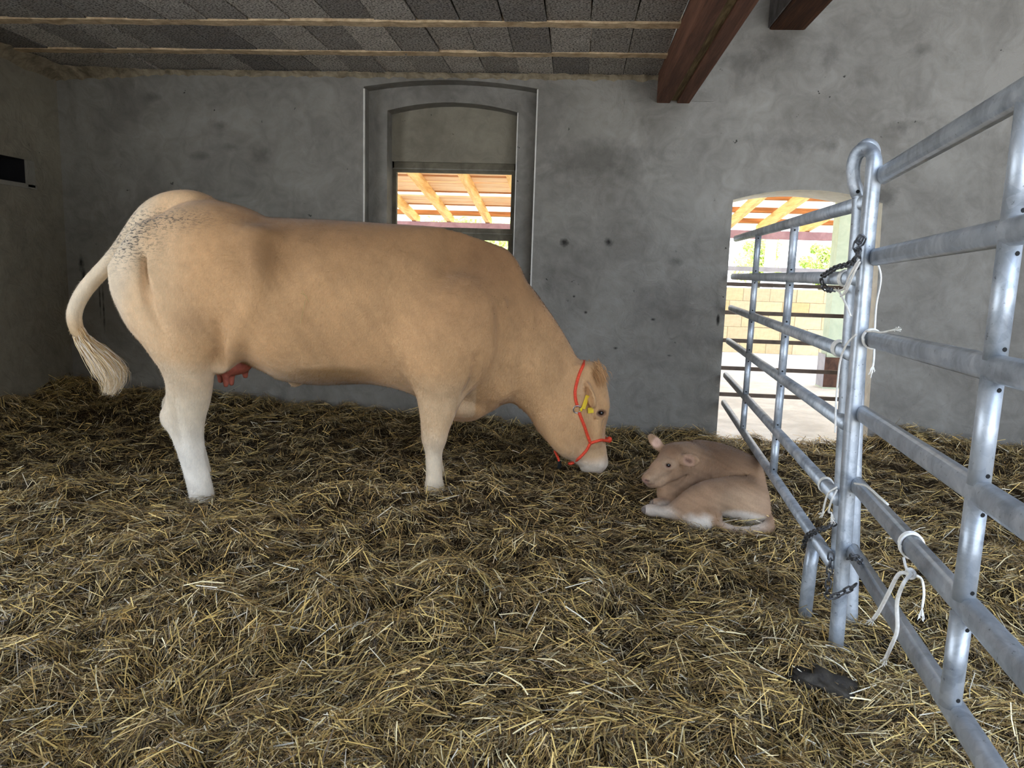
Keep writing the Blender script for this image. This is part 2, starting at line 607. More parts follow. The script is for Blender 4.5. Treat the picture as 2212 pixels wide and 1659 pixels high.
# high roof over the right half
mb = MB(); mb.box((.57, FY - .3, HZ), (WR + .3, WY + .1, HZ + .12)); mb.box((0.50, FY - .3, CZ + .16), (.58, WY + .1, HZ))
tag(mb.build('ceiling_high', m_simple('old_boards', lin((120, 98, 76)), lin((84, 66, 50)), 6, .9, stretch=(1, .1, 1))), kind='structure')


# --- twin timber beam that carries the edge of the low ceiling
def m_wood(name, a, b, c, scale=3, axis=1, rough=.8, rings=9):
    t = NT(name, rough, spec=.25)
    s = [rings, rings, rings]; s[axis] = .55
    co = t.co('Object', tuple(s))
    n1 = t.noise(scale, 7, .65, co, 1.2)
    n2 = t.noise(scale * 6, 4, .6, co, .4)
    col = t.ramp(t.math('ADD', t.math('MULTIPLY', n1, .7), t.math('MULTIPLY', n2, .3)), [(.32, c), (.5, b), (.68, a)])
    return t.out(col, t.bump(n2, .35, .006))


M['redwood'] = m_wood('red_brown_beam', lin((132, 92, 72)), lin((104, 70, 54)), lin((66, 44, 36)), 1.6)
M['oldwood'] = m_wood('weathered_strip', lin((168, 150, 108)), lin((116, 96, 64)), lin((66, 52, 36)), 2.4)
M['darkwood'] = m_wood('dark_rafter_stub', lin((120, 80, 54)), lin((84, 54, 38)), lin((44, 30, 24)), 1.6)
bz = 2.525
tb = tag(empty('ceiling_beam', (.68, WY, bz)), 'red brown twin timber beam along the edge of the low block ceiling', 'beam')
L = WY - FY
MB().box((-.121, -L, 0), (-.022, .02, .215), .008).build('timber', M['redwood'], tb)
MB().box((.028, -L, 0), (.121, .02, .215), .008).build('timber', M['redwood'], tb)
tag(MB().box((-.026, -L, .018), (.032, .02, .19), .004).build('filler_strip', M['oldwood'], tb), 'pale weathered strip between the two timbers')
sb = tag(empty('beam_stub', (1.465, WY, 3.045)), 'dark brown timber beam set into the wall below the high roof', 'beam')
MB().box((-.128, -3.6, 0), (.13, .02, .26), .018).build('timber', M['darkwood'], sb)
tag(MB().box((-.136, -3.6, .012), (-.126, .02, .262), .003).build('side_lime', m_simple('limewash', lin((150, 150, 152)), lin((104, 103, 104)), 7, .95), sb), 'grey limewashed left side')

# --- window
M['frame'] = m_simple('grey_green_steel_frame', lin((118, 110, 92)), lin((88, 82, 68)), 9, .75, .0, .1)
M['frame_lt'] = m_simple('pale_putty_edge', lin((150, 146, 134)), lin((110, 104, 92)), 9, .8)
win = tag(empty('window_1', (-1.007, WY + .36, 1.4)), kind='structure')
x0, x1 = -.517, .517
yb = (-.03, .03)
fr = MB()
fr.box((x0, yb[0], -.7), (x0 + .014, yb[1], .71)); fr.box((x1 - .028, yb[0], -.7), (x1, yb[1], .71))
fr.box((x0, yb[0], .655), (x1, yb[1], .71)); fr.box((x0, yb[0], -.70), (x1, yb[1], -.64))
fr.build('frame', M['frame'], win)
sash = MB()
sash.box((x0 + .014, -.024, .628), (x1 - .028, .022, .655)); sash.box((x0 + .014, -.024, .19), (x0 + .032, .022, .628)); sash.box((x1 - .05, -.024, .19), (x1 - .028, .022, .628))
sash.box((x0 + .014, -.034, .150), (x1 - .028, .03, .19))
s1 = sash.build('sash', M['frame'], win)
tag(s1, 'upper sash')
sash = MB()
sash.box((x0 + .014, -.026, .095), (x1 - .028, .022, .148)); sash.box((x0 + .014, -.026, -.64), (x0 + .05, .022, .095)); sash.box((x1 - .062, -.026, -.64), (x1 - .028, .022, .095))
s2 = tag(sash.build('sash', M['frame'], win), 'lower sash')
tg = NT('window_glass', .02)
mixs = tg.n('MixShader'); tr = tg.n('BsdfTransparent'); gl = tg.n('BsdfGlossy'); gl.inputs['Roughness'].default_value = .03
fz = tg.n('Fresnel'); fz.inputs[0].default_value = 1.12
tg.l(fz.outputs[0], mixs.inputs[0]); tg.l(tr.outputs[0], mixs.inputs[1]); tg.l(gl.outputs[0], mixs.inputs[2])
tg.l(mixs.outputs[0], tg.t.nodes['Material Output'].inputs[0])
MB().box((x0 + .03, -.002, .185), (x1 - .048, .002, .632)).build('pane', tg.m, s1)
MB().box((x0 + .048, -.002, -.645), (x1 - .06, .002, .10)).build('pane', tg.m, s2)
mb = MB(); mb.box((x0, -.036, .650), (x1 - .02, -.028, .658)); mb.box((x1 - .03, -.04, -.6), (x1 - .024, -.03, .65)); mb.box((x0 + .012, -.036, .146), (x1 - .03, -.03, .152)); mb.build('putty_bead', M['frame_lt'], win)
tag(MB().box((x0 - .2, -.40, -.72), (x1 + .2, .12, -.70)).build('sill', M['plaster'], win), 'cement window sill')

# ------------------------------------------------------------------ straw ground


def bump2(x, y, cx, cy, sx, sy, h):
    return h * np.exp(-((x - cx) / sx) ** 2 - ((y - cy) / sy) ** 2)


def zf(x, y, fine=True):
    x, y = np.asarray(x, float), np.asarray(y, float)
    zw = np.interp(x, [-4.16, -3.7, -3.19, -2.23, -1.31, -.4, .42, .8, 1.0, 1.14, 1.3, 1.9, 2.25, 2.5, 2.72, 3.0, 3.5, 5], [.24, .20, .17, .185, .16, .10, .02, .05, .075, .05, .01, .0, .04, .12, .15, .10, .04, .06])
    z = zw * np.exp(-np.clip(WY - y, 0, 9) / .75)
    z = z + .13 * np.exp(-(x - WL) / .55) * (1 - np.exp(-np.clip(WY - y, 0, 9) / .5))
    z = z + bump2(x, y, -.75, 3.84, .5, .35, .05) + bump2(x, y, -1.5, 3.1, .7, .25, .035) + bump2(x, y, -.2, 3.0, .9, .3, .03) + bump2(x, y, .25, 4.45, .35, .4, .05)
    big = vnoise(x, y, 1.3, 1) * .035 + vnoise(x, y, 3.1, 2) * .034
    med = (vnoise(x, y, 7.5, 3) * .032 + vnoise(x, y, 15, 4) * .022) if fine else 0
    damp = 1 - .75 * np.exp(-(((x - .55) / .75) ** 2 + ((y - 3.85) / .55) ** 2)) - .7 * np.exp(-((x - .92) / .12) ** 2) - .7 * np.exp(-(((x + 1.9) / .2) ** 2 + ((y - 3.62) / .2) ** 2))
    z = z + (big + med) * np.clip(damp, .1, 1)
    # straw thins out through the doorway
    dm = np.clip((y - 5.75) / .35, 0, 1)
    z = z - dm * dm * (3 - 2 * dm) * .24
    # trodden into the open front
    return z


gx = np.arange(WL - .02, WR + .02, .03)
gy = np.arange(FY - .3, 6.12, .03)
GX, GY = np.meshgrid(gx, gy, indexing='ij')
GZ = zf(GX, GY) - .02
nx, ny = GX.shape
idx = np.arange(nx * ny).reshape(nx, ny)
F = np.stack([idx[:-1, :-1], idx[1:, :-1], idx[1:, 1:], idx[:-1, 1:]], -1).reshape(-1, 4)
t = NT('straw_mat', .95, spec=.1)
co = t.co()
na = t.noise(30, 6, .7, co, 1.5)
nb = t.noise(3, 4, .6, co)
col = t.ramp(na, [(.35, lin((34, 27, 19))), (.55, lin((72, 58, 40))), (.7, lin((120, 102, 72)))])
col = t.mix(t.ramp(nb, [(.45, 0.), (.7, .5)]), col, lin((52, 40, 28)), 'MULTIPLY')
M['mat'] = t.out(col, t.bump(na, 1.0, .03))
fl = link('floor', mesh_from('floor', np.stack([GX, GY, GZ], -1).reshape(-1, 3), F), M['mat'], smooth=True)
tag(fl, kind='structure')


def straw_mesh(name, n, xs, ys, zs, az, pit, ln, wd, curl, roll, cols, bend=.5):
    """n bent ribbons, two quads each, built in one go"""
    dx, dy, dz = np.cos(az) * np.cos(pit), np.sin(az) * np.cos(pit), np.sin(pit)
    d = np.stack([dx, dy, dz], 1)
    side = np.stack([-np.sin(az), np.cos(az), np.zeros(n)], 1)
    upv = np.cross(d, side)
    s = side * np.cos(roll)[:, None] + upv * np.sin(roll)[:, None]
    nrm = -side * np.sin(roll)[:, None] + upv * np.cos(roll)[:, None]
    c = np.stack([xs, ys, zs], 1)
    h = (ln / 2)[:, None]
    k = (curl * ln)[:, None]
    a = c - d * h
    b = c + nrm * k
    e = c + d * h
    e[:, 2] -= np.abs(curl) * ln * bend
    ww = (wd / 2)[:, None]
    V = np.stack([a - s * ww, a + s * ww, b - s * ww, b + s * ww, e - s * ww * .8, e + s * ww * .8], 1).reshape(-1, 3)
    i = np.arange(n)[:, None] * 6
    Fq = np.concatenate([i + np.array([[0, 1, 3, 2]]), i + np.array([[2, 3, 5, 4]])], 1).reshape(-1, 4)
    me = bpy.data.meshes.new(name)
    me.vertices.add(len(V)); me.vertices.foreach_set('co', V.astype(np.float32).ravel())
    me.loops.add(Fq.size); me.loops.foreach_set('vertex_index', Fq.astype(np.int32).ravel())
    me.polygons.add(len(Fq))
    me.polygons.foreach_set('loop_start', np.arange(0, Fq.size, 4, dtype=np.int32)); me.polygons.foreach_set('loop_total', np.full(len(Fq), 4, np.int32))
    me.update(calc_edges=True)
    ca = me.color_attributes.new('Col', 'FLOAT_COLOR', 'POINT')
    cc = np.concatenate([np.repeat(cols, 6, 0), np.ones((n * 6, 1))], 1)
    ca.data.foreach_set('color', cc.astype(np.float32).ravel())
    return me


def scatter(n, near=1.2, far=6.1, p=1.25):
    """straw positions, thicker towards the photographer's end of the pen"""
    u = rng.uniform(0, 1, n * 3)
    q = 1 - p
    y = (near ** q + u * (far ** q - near ** q)) ** (1 / q)
    half = y * .84 + .85
    x = rng.uniform(-1, 1, n * 3) * half + y * .05 - .05
    ok = (x > WL + .01) & (x < 4.4) & ((y < WY - .02) | ((x > 1.2) & (x < 2.24)))
    # the doorway: the straw tapers away
    ok &= ~((y > 5.95) & (rng.uniform(0, 1, n * 3) > .25))
    x, y = x[ok][:n], y[ok][:n]
    k = n // 14
    xe = rng.uniform(WL + .03, 4.3, k); ye = WY - .03 - np.abs(rng.normal(0, .28, k))
    k2 = n // 40
    xl = WL + .03 + np.abs(rng.normal(0, .25, k2)); yl = rng.uniform(3.6, WY, k2)
    return np.concatenate([x, xe, xl]), np.concatenate([y, ye, yl])


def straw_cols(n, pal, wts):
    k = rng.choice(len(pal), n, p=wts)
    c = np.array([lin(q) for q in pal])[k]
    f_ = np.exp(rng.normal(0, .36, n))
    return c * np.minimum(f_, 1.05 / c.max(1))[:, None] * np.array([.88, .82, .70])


def straw_field(n, lmin, lmax, wmin, wmax, pal, wts, lift, pitch, seed):
    x, y = scatter(n)
    n = len(x)
    # patches lie combed the same way
    az = vnoise(x, y, 1.6, seed) * 4.5 + rng.normal(0, .75, n)
    ln = lmin + (lmax - lmin) * rng.beta(1.2, 2.8, n)
    wd = rng.uniform(wmin, wmax, n)
    z0 = zf(x, y)
    e = .05
    gxx = (zf(x + e * np.cos(az), y + e * np.sin(az)) - zf(x - e * np.cos(az), y - e * np.sin(az))) / (2 * e)
    pit = np.arctan(gxx) * .8 + rng.normal(0, pitch, n)
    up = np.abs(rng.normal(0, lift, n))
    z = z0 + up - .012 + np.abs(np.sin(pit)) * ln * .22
    curl = rng.normal(.0, .06, n)
    roll = rng.normal(0, .6, n)
    return straw_mesh('straw', n, x, y, z, az, pit, ln, wd, curl, roll, straw_cols(n, pal, wts) * (.26 + .66 * np.clip(up / lift, 0, 1.4))[:, None])      # shade of the gaps painted in: darker low down, lighter on top


M['straw'] = m_vcol('straw', .5, .5)
PAL_F = [(176, 152, 108), (124, 102, 70), (78, 62, 42), (226, 208, 164), (40, 32, 25), (176, 168, 150)]
PAL_S = [(242, 218, 148), (214, 188, 122), (250, 240, 202), (172, 146, 96), (252, 250, 240), (124, 102, 70)]
SN = 1.0
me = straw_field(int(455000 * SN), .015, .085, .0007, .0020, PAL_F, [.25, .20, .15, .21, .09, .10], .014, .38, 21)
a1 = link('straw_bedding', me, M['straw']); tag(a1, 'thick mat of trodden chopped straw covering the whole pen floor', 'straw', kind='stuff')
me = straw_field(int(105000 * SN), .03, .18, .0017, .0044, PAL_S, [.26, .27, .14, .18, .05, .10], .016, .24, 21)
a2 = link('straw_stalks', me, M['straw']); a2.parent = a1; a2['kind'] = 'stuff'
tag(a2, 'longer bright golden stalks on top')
# ------------------------------------------------------------------ galvanised gates
M['steel'] = m_steel()
M['hole'] = m_simple('dark_hole', (.01, .01, .01), None, 5, .9)
M['chain'] = m_simple('dark_chain_steel', lin((118, 120, 124)), lin((66, 66, 68)), 30, .5, .7, .2)
M['twine'] = m_simple('white_twine', lin((250, 249, 244)), lin((232, 229, 220)), 60, .85, bump=.6, fine=300, bd=.002)


def rail(mb, a, b, r=.0215, ry=.027, n=14):
    mb.tube([a, b], r, n, True, ry, up=(1, 0, 0), power=2.5)


def holes(parent, p, n_, zs):
    """small dark drain holes beside the welds"""
    for z in zs:
        mb = MB()
        q = np.array([p[0], p[1], z])
        mb.tube([q - n_ * .0005, q + n_ * .0012], .0045, 8)
        mb.build('drain_hole', M['hole'], parent)


# near panel: from the post towards the photographer
A0 = np.array([.953, 2.475, 0])
dirn = unit((-.141, -.99, 0))
nn_ = np.array([dirn[1], -dirn[0], 0])
if nn_[0] > 0: nn_ = -nn_                     # side that faces the cow
gn = tag(empty('gate_panel', A0), 'nearest galvanised six rail gate panel running from the loop topped post past the photographer', 'gate')
NZ = [1.582, 1.330, 1.073, .826, .586, .355]
Y0_ = A0[1]
PA = [on_y(u, v, Y0_) for u, v in ((1805, 1400), (1822, 1190), (1838, 950), (1852, 780), (1864, 640), (1873, 520), (1882, 420), (1888, 362))]
for z in NZ:
    mb = MB()
    px_ = np.interp(z, [p[2] for p in PA], [p[0] for p in PA]) - A0[0]
    rail(mb, np.array([px_ + .027, -.004, z]), dirn * 3.0 + [0, 0, z + .066])
    mb.build('rail', M['steel'], gn, smooth=True)
for s in (1.0, 2.96):
    mb = MB()
    for k in range(6):
        z1 = NZ[k] + .022 * s
        z0 = NZ[k + 1] + .022 * s if k < 5 else None
        if z0 is None: continue
        mb.tube([dirn * s + [0, 0, z0 + .015], dirn * s + [0, 0, z1 - .015]], .021, 16)
    mb.build('upright', M['steel'], gn, smooth=True)
    if s < 2:
        side = unit(nn_ * .45 - dirn * .1 + dirn * .95 - nn_ * .75)
        hp = dirn * s + side * .0207
        holes(gn, hp, side, [NZ[k] + .022 * s + q for k in range(6) for q in (-.04, .038) if (k > 0 or q < 0) and (k < 5 or q > 0)])
# the hairpin post: nearer leg, ring at the top, shorter further leg
post = MB()
PR = [on_y(u, v, Y0_ + d) for u, v, d in ((1887, 338, .008), (1878, 325, .025), (1864, 323, .045), (1850, 336, .065), (1843, 360, .078), (1844, 390, .085), (1851, 414, .088))]
PB = [on_y(u, v, Y0_ + .092) for u, v in ((1857, 440), (1848, 560), (1842, 640), (1829, 830), (1815, 1100), (1809, 1205))]
P = [p - A0 for p in PA + PR + PB]
nA, nR, nB = len(PA), len(PR), len(PB)
SP = spline(P, 5)
kk = np.linspace(0, len(P) - 1, len(SP))
rr_ = np.interp(kk, [0, nA - 1, nA + 1, nA + nR - 2, nA + nR, len(P) - 1], [.0235, .0225, .015, .011, .021, .021])
post.tube(SP, list(rr_), 16, True, [.022] * len(SP), up=(-1, -.2, 0), power=2.8)
po = post.build('end_post', M['steel'], gn, smooth=True)
tag(po, 'post bent over into a loop at its top')
bh = on_y(1853, 414, Y0_ + .062) - A0
mb = MB(); mb.tube([bh, bh + [-.001, -.004, 0]], .006, 10); mb.build('bolt_hole', M['hole'], gn)
fo = MB()
RP = [on_y(u, v, Y0_ + .16) - A0 for u, v in ((1838, 1362), (1842, 1200), (1850, 900), (1866, 600), (1884, 380))] + [on_y(u, v, Y0_ + d) - A0 for u, v, d in ((1887, 336, .14), (1884, 320, .13), (1874, 314, .12), (1862, 322, .13))]
fo.tube(spline(RP, 4), .022, 14, True, .02, up=(-1, 0, 0), power=2.6)
fo.build('rear_post', M['steel'], gn, smooth=True)

# far panel: from the post to the doorway
B0 = np.array([.928, 2.60, 0])
dirf = unit((1.205 - .928, 5.80 - 2.60, 0))
nf_ = np.array([-dirf[1], dirf[0], 0])
gf = tag(empty('gate_panel', B0), 'further galvanised six rail gate panel between the loop topped post and the arched doorway', 'gate')
FZ0 = [1.503, 1.262, 1.016, .786, .527, .303]
FZ1 = [1.545, 1.262, 1.024, .772, .505, .288]
for a, b in zip(FZ0, FZ1):
    mb = MB()
    rail(mb, dirf * -.112 + [0, 0, a], dirf * 3.22 + [0, 0, b], .0195, .024)
    mb.build('rail', M['steel'], gf, smooth=True)
for s in (1.03, 2.12):
    mb = MB()
    for k in range(5):
        zz = lambda q: FZ0[q] + (FZ1[q] - FZ0[q]) * s / 3.2
        mb.tube([dirf * s + [0, 0, zz(k + 1) + .012], dirf * s + [0, 0, zz(k) - .012]], .019, 14)
    mb.build('upright', M['steel'], gf, smooth=True)
    side = unit(nf_ * .1 - dirf * .95)
    holes(gf, dirf * s + side * .0188, side, [FZ0[k] + (FZ1[k] - FZ0[k]) * s / 3.2 + q for k in range(6) for q in (-.036, .036) if (k > 0 or q < 0) and (k < 5 or q > 0)])
mb = MB()
mb.tube([dirf * .12 + [-.004, 0, .30], dirf * .11 + [-.014, 0, .20], dirf * .10 + [-.02, 0, -.06]], .024, 14, True, .021, up=(-1, 0, 0), power=2.5)
mb.build('foot', M['steel'], gf, smooth=True)


def on_gate(u, v, off=0.0):
    """pixel -> the far panel's plane, pushed off towards the cow"""
    return on_plane(u, v, B0 + nf_ * off, nf_)


def on_near(u, v, off=0.0):
    return on_plane(u, v, A0 + nn_ * off, nn_)


# --- chains: every link a part
lk = MB()
pts = []
for k in range(16):
    a = 2 * math.pi * k / 16
    pts.append((.0085 * math.cos(a), 0, .0062 * math.sin(a) + (.0085 if math.sin(a) > 0.01 else -.0085 if math.sin(a) < -.01 else 0)))
ring = pts + pts[:1]
# long axis along z
mb = MB(); mb.tube(ring, .0031, 6, False, up=(0, 1, 0))
LINK = mesh_from('link', mb.v, mb.f)
LINK.materials.append(M['chain'])
LINK.polygons.foreach_set('use_smooth', np.ones(len(LINK.polygons), bool))


def chain(pts, label, group=None):
    P = spline(pts, 30)
    root = tag(empty('chain', P[0]), label, 'chain', group)
    acc, need, k = 0.0, 0.0, 0
    for i in range(1, len(P)):
        seg = np.linalg.norm(P[i] - P[i - 1])
        acc += seg
        if acc >= need:
            T = unit(P[min(i + 1, len(P) - 1)] - P[i - 1])
            o = bpy.data.objects.new('link', LINK)
            COL.objects.link(o)
            o.parent = root
            q = Vector(T).to_track_quat('Z', 'Y')
            e = q.to_matrix().to_4x4() @ Matrix.Rotation(math.pi / 2 * (k % 2) + .4, 4, 'Z')
            e.translation = Vector(P[i] - P[0])
            o.matrix_local = e
            need += .0235
            k += 1
    return root


chain([on_gate(1862, 520, .03), on_gate(1853, 540, .035), on_gate(1846, 560, .04), on_gate(1830, 572, .045), on_gate(1808, 577, .05), on_gate(1790, 588, .05), on_gate(1777, 598, .045), on_gate(1776, 612, .04), on_gate(1785, 624, .02), on_gate(1800, 628, -.03)],
      'dark chain looped round the second rail of the further gate panel beside the post')
chain([on_gate(1858, 516, .045), on_gate(1850, 532, .05), on_gate(1856, 550, .05), on_gate(1846, 566, .055), on_gate(1854, 580, .045)], 'dark chain bunched against the upper part of the loop topped post')
chain([on_gate(1737, 1180, .03), on_gate(1742, 1160, .04), on_gate(1762, 1148, .04), on_gate(1785, 1140, .03), on_gate(1800, 1132, .0)], 'thin chain round the lowest rail left of the post')
chain([on_gate(1795, 1200, .05), on_gate(1792, 1230, .05), on_gate(1789, 1265, .05), on_gate(1786, 1280, .05), on_gate(1796, 1290, .04), on_gate(1830, 1275, .0), on_gate(1850, 1262, -.02)], 'thin chain hanging low around the foot of the post')
chain([on_near(1836, 1206, .03), on_near(1845, 1202, .03), on_near(1858, 1212, .0), on_near(1866, 1226, -.03), on_near(1860, 1245, -.05)], 'thin chain round the lowest rail just right of the post')


# --- white twine ties
def twine(label, strands, frays=(), r=.0032):
    root = tag(empty('twine_tie', strands[0][0]), label, 'twine')
    o = strands[0][0]
    for s in strands:
        rr = r
        if isinstance(s, tuple): s, rr = s
        mb = MB(); mb.tube([p - o for p in spline(s, 6)], rr, 8)
        mb.build('strand', M['twine'], root, smooth=True)
    for (p, d) in frays:
        mb = MB()
        for k in range(14):
            e = p - o + unit(d) * random.uniform(.02, .032) + np.array([random.uniform(-.009, .009), random.uniform(-.006, .006), random.uniform(-.009, .009)])
            mb.tube([p - o, (p - o + e) / 2 + np.array([random.uniform(-.003, .003)] * 3), e], .0011, 4)
        mb.build('frayed_end', M['twine'], root)
    return root


def coil(c, axis, r, turns, pitch, ph=0.0, n=14):
    a = unit(axis)
    u = unit(np.cross(a, (0, 0, 1.0)))
    v = np.cross(u, a)
    return [c + a * pitch * t / n + (u * .86 * math.cos(2 * math.pi * t / n + ph) + v * math.sin(2 * math.pi * t / n + ph)) * r for t in range(int(turns * n) + 1)]


c1 = B0 + dirf * .04 + [0, 0, 1.262]
g = on_gate
p1, p2 = g(1812, 628, .045), g(1838, 683, .045)
twine('white twine wound round the second rail at the post, its frayed knot hanging below',
      [coil(c1, dirf, .0275, 5, .008), [g(1856, 560, .05), g(1838, 590, .06), g(1824, 622, .055), p1], [p1, g(1826, 655, .05), p2], [g(1850, 575, .05), g(1836, 610, .055), g(1822, 635, .05)], [g(1858, 565, .05), g(1842, 596, .06), g(1828, 630, .055), g(1816, 640, .05)]],
      [(p1, p1 - g(1840, 640, .05))])
c2 = B0 + dirf * .03 + [0, 0, 1.02]
twine('white twine wound round the third rail at the post with one long loose end',
      [coil(c2, dirf, .0275, 5, .009), [g(1850, 722, .045), g(1828, 745, .06), g(1815, 780, .06), g(1809, 830, .055), g(1806, 870, .05), g(1805, 905, .05), g(1804, 935, .05)]])
q = on_near
e1 = q(1935, 712, .02); e2 = q(1886, 790, -.01)
twine('white twine tied at the third rail right of the post with two frayed ends',
      [[q(1872, 716, .03), q(1890, 716, .03), q(1905, 718, .03), e1], [q(1893, 560, -.04), q(1903, 600, -.05), q(1893, 660, -.05), q(1889, 730, -.03), q(1888, 770, -.02), e2], coil(A0 + dirn * .045 + [0, 0, 1.075], dirn, .030, 3, .008)],
      [(e1, e1 - q(1890, 722, .02)), (e2, np.array([0, 0, -1.0]))])
c3 = B0 + dirf * .05 + [0, 0, .527]
w1, w2 = g(1780, 1106, .06), g(1796, 1108, .06)
w3 = q(1918, 1090, .03)
twine('white twine tied round the fifth rail at the post, ends spread both ways',
      [coil(c3, dirf, .0275, 2, .010), [g(1808, 1052, .05), g(1788, 1068, .07), g(1778, 1104, .065), w1], [g(1808, 1058, .05), g(1797, 1080, .07), g(1790, 1104, .065), w2], [q(1846, 1044, .03), q(1872, 1050, .04), q(1900, 1074, .04), w3]],
      [(w1, w1 - g(1800, 1080, .05)), (w2, np.array([.3, 0, -1.0]))])
_e = A0 + dirn * 3.0 + [0, 0, .652]
_s = A0 + [np.interp(.586, [p[2] for p in PA], [p[0] for p in PA]) - A0[0] + .027, 0, .586]
c4 = min((_s + (_e - _s) * t_ for t_ in np.linspace(.05, .6, 120)), key=lambda p_: abs(PW / 2 + FPX * (RC @ (p_ - EYE))[0] / (RC @ (p_ - EYE))[2] - 1966))
k0 = q(1968, 1240, .035)
z1, z2, z3 = q(1886, 1338, .06), q(1912, 1424, .05), q(1992, 1312, -.06)
twine('white twine knotted round the fifth rail of the nearest panel, three loose ends hanging',
      [coil(c4, dirn, .0315, 3, .007), [q(1952, 1205, .05), q(1958, 1228, .05), k0], ([k0, q(1942, 1240, .06), q(1920, 1280, .065), q(1900, 1318, .065), z1], .0048), ([k0, q(1952, 1260, .06), q(1938, 1300, .06), q(1938, 1360, .055), q(1925, 1396, .055), z2], .0045), [k0, q(1990, 1250, -.05), q(1996, 1280, -.06), z3], (coil(k0 - dirn * .008, dirn, .008, 2, .006), .005)],
      [(z1, z1 - q(1905, 1310, .06)), (z2, z2 - q(1925, 1396, .055)), (z3, np.array([0, 0, -1.0]))])
# dark clod in the straw
mb = bmesh.new()
bmesh.ops.create_icosphere(mb, subdivisions=3, radius=1)
for vv in mb.verts:
    q_ = vv.co
    s = 1 + .35 * math.sin(q_.x * 5 + 1) * math.cos(q_.y * 4) + .2 * math.sin(q_.z * 9 + q_.x * 7)
    vv.co = Vector((q_.x * .10 * s, q_.y * .05 * s, q_.z * .03 * s))
me = bpy.data.meshes.new('dung_clod'); mb.to_mesh(me); mb.free()
c = on_z(1772, 1475, .0)
cl_ = link('dung_clod', me, m_simple('dark_dung', lin((72, 66, 56)), lin((40, 36, 32)), 20, .7, bump=.6, fine=40, bd=.01), loc=(c[0], c[1], float(zf(c[0], c[1])) + .012), smooth=True)
cl_.rotation_euler = (.1, .15, -.5)
tag(cl_, 'dark clod of dung lying in the straw left of the nearest gate panel', 'dung')
# ------------------------------------------------------------------ the yard behind the wall
GZ0 = -.17
t = NT('yard_concrete', .9, spec=.2)
co = t.co()
n1 = t.noise(2.2, 6, .65, co, .4); n2 = t.noise(26, 5, .7, t.co('Object', (1, 3.5, 1)), .8)
col = t.ramp(n1, [(.35, lin((196, 196, 194))), (.65, lin((228, 228, 226)))])
col = t.mix(t.ramp(n2, [(.55, 0.), (.68, .55)]), col, lin((170, 156, 136)))
M['yard'] = t.out(col, t.bump(n2, .4, .01))
mb = MB(); mb.box((-30, WY + WT - .55, GZ0 - .2), (40, 16, GZ0))
yg = tag(mb.build('yard_ground', M['yard']), kind='structure')
yg['kind'] = 'structure'
M['grass'] = m_simple('meadow_grass', lin((150, 168, 92)), lin((104, 128, 62)), 3, .95)
mb = MB(); mb.box((-90, 16, GZ0 - .3), (100, 120, GZ0 - .02)); tag(mb.build('meadow_ground', M['grass']), kind='structure')
mb = MB(); mb.box((-25, -30, -.4), (25, FY - .25, -.10)); mb.box((-25, FY - .25, -.4), (WL - .2, 6.3, -.10)); tag(mb.build('forecourt_ground', M['yard']), kind='structure')

# lean-to roof
M['rafter'] = m_wood('new_pine_rafter', lin((255, 226, 164)), lin((246, 202, 134)), lin((216, 160, 92)), 1.2)
M['purlin'] = m_wood('brown_purlin', lin((214, 152, 96)), lin((186, 124, 76)), lin((140, 88, 52)), 1.4, axis=0)
M['plank'] = m_wood('pale_plank', lin((255, 232, 196)), lin((244, 208, 164)), lin((214, 158, 112)), 1.2, axis=0)
M['eave'] = m_simple('mauve_steel_beam', lin((168, 134, 140)), lin((146, 112, 120)), 6, .7)
t = NT('light_sheet', .5)
td = t.n('BsdfDiffuse'); tt = t.n('BsdfTranslucent'); mx = t.n('MixShader')
td.inputs[0].default_value = (*lin((226, 222, 208)), 1); tt.inputs[0].default_value = (*lin((250, 246, 232)), 1)
mx.inputs[0].default_value = .16
t.l(td.outputs[0], mx.inputs[1]); t.l(tt.outputs[0], mx.inputs[2]); t.l(mx.outputs[0], t.t.nodes['Material Output'].inputs[0])
M['sheet'] = t.m
M['col'] = m_simple('pale_green_steel_column', lin((190, 204, 184)), lin((170, 186, 166)), 5, .6)
M['colgrey'] = m_simple('grey_column', lin((170, 170, 178)), lin((150, 150, 158)), 5, .7)
M['rust'] = m_simple('rusty_brown_base', lin((92, 66, 54)), lin((58, 40, 34)), 9, .85, bump=.5)
M['bar'] = m_simple('brown_steel_bar', lin((98, 84, 72)), lin((72, 60, 52)), 9, .7)
RY0, RY1 = WY + WT + .05, 14.2
SL = math.tan(math.radians(7.4))
EZ, EY = 2.06, 13.35


def rz(y): return EZ + (EY - y) * SL


roof = tag(empty('yard_roof', (1, EY, 0)), 'open lean-to roof of pine rafters, purlins and pale ribbed sheets behind the barn wall', 'roof')


def ybox(name, mat, x0, x1, y0, y1, h, up, parent, sl=True):
    """beam laid along the roof slope; up = height of its underside above the rafter line"""
    mb = MB()
    v = []
    for (x, y) in ((x0, y0), (x1, y0), (x1, y1), (x0, y1)):
        v.append((x - 1, y - EY, (rz(y) if sl else rz((y0 + y1) / 2)) + up))
    v += [(a, b, c + h) for a, b, c in v]
    mb.add(v, [(0, 3, 2, 1), (4, 5, 6, 7), (0, 1, 5, 4), (1, 2, 6, 5), (2, 3, 7, 6), (3, 0, 4, 7)])
    return mb.build(name, mat, parent)


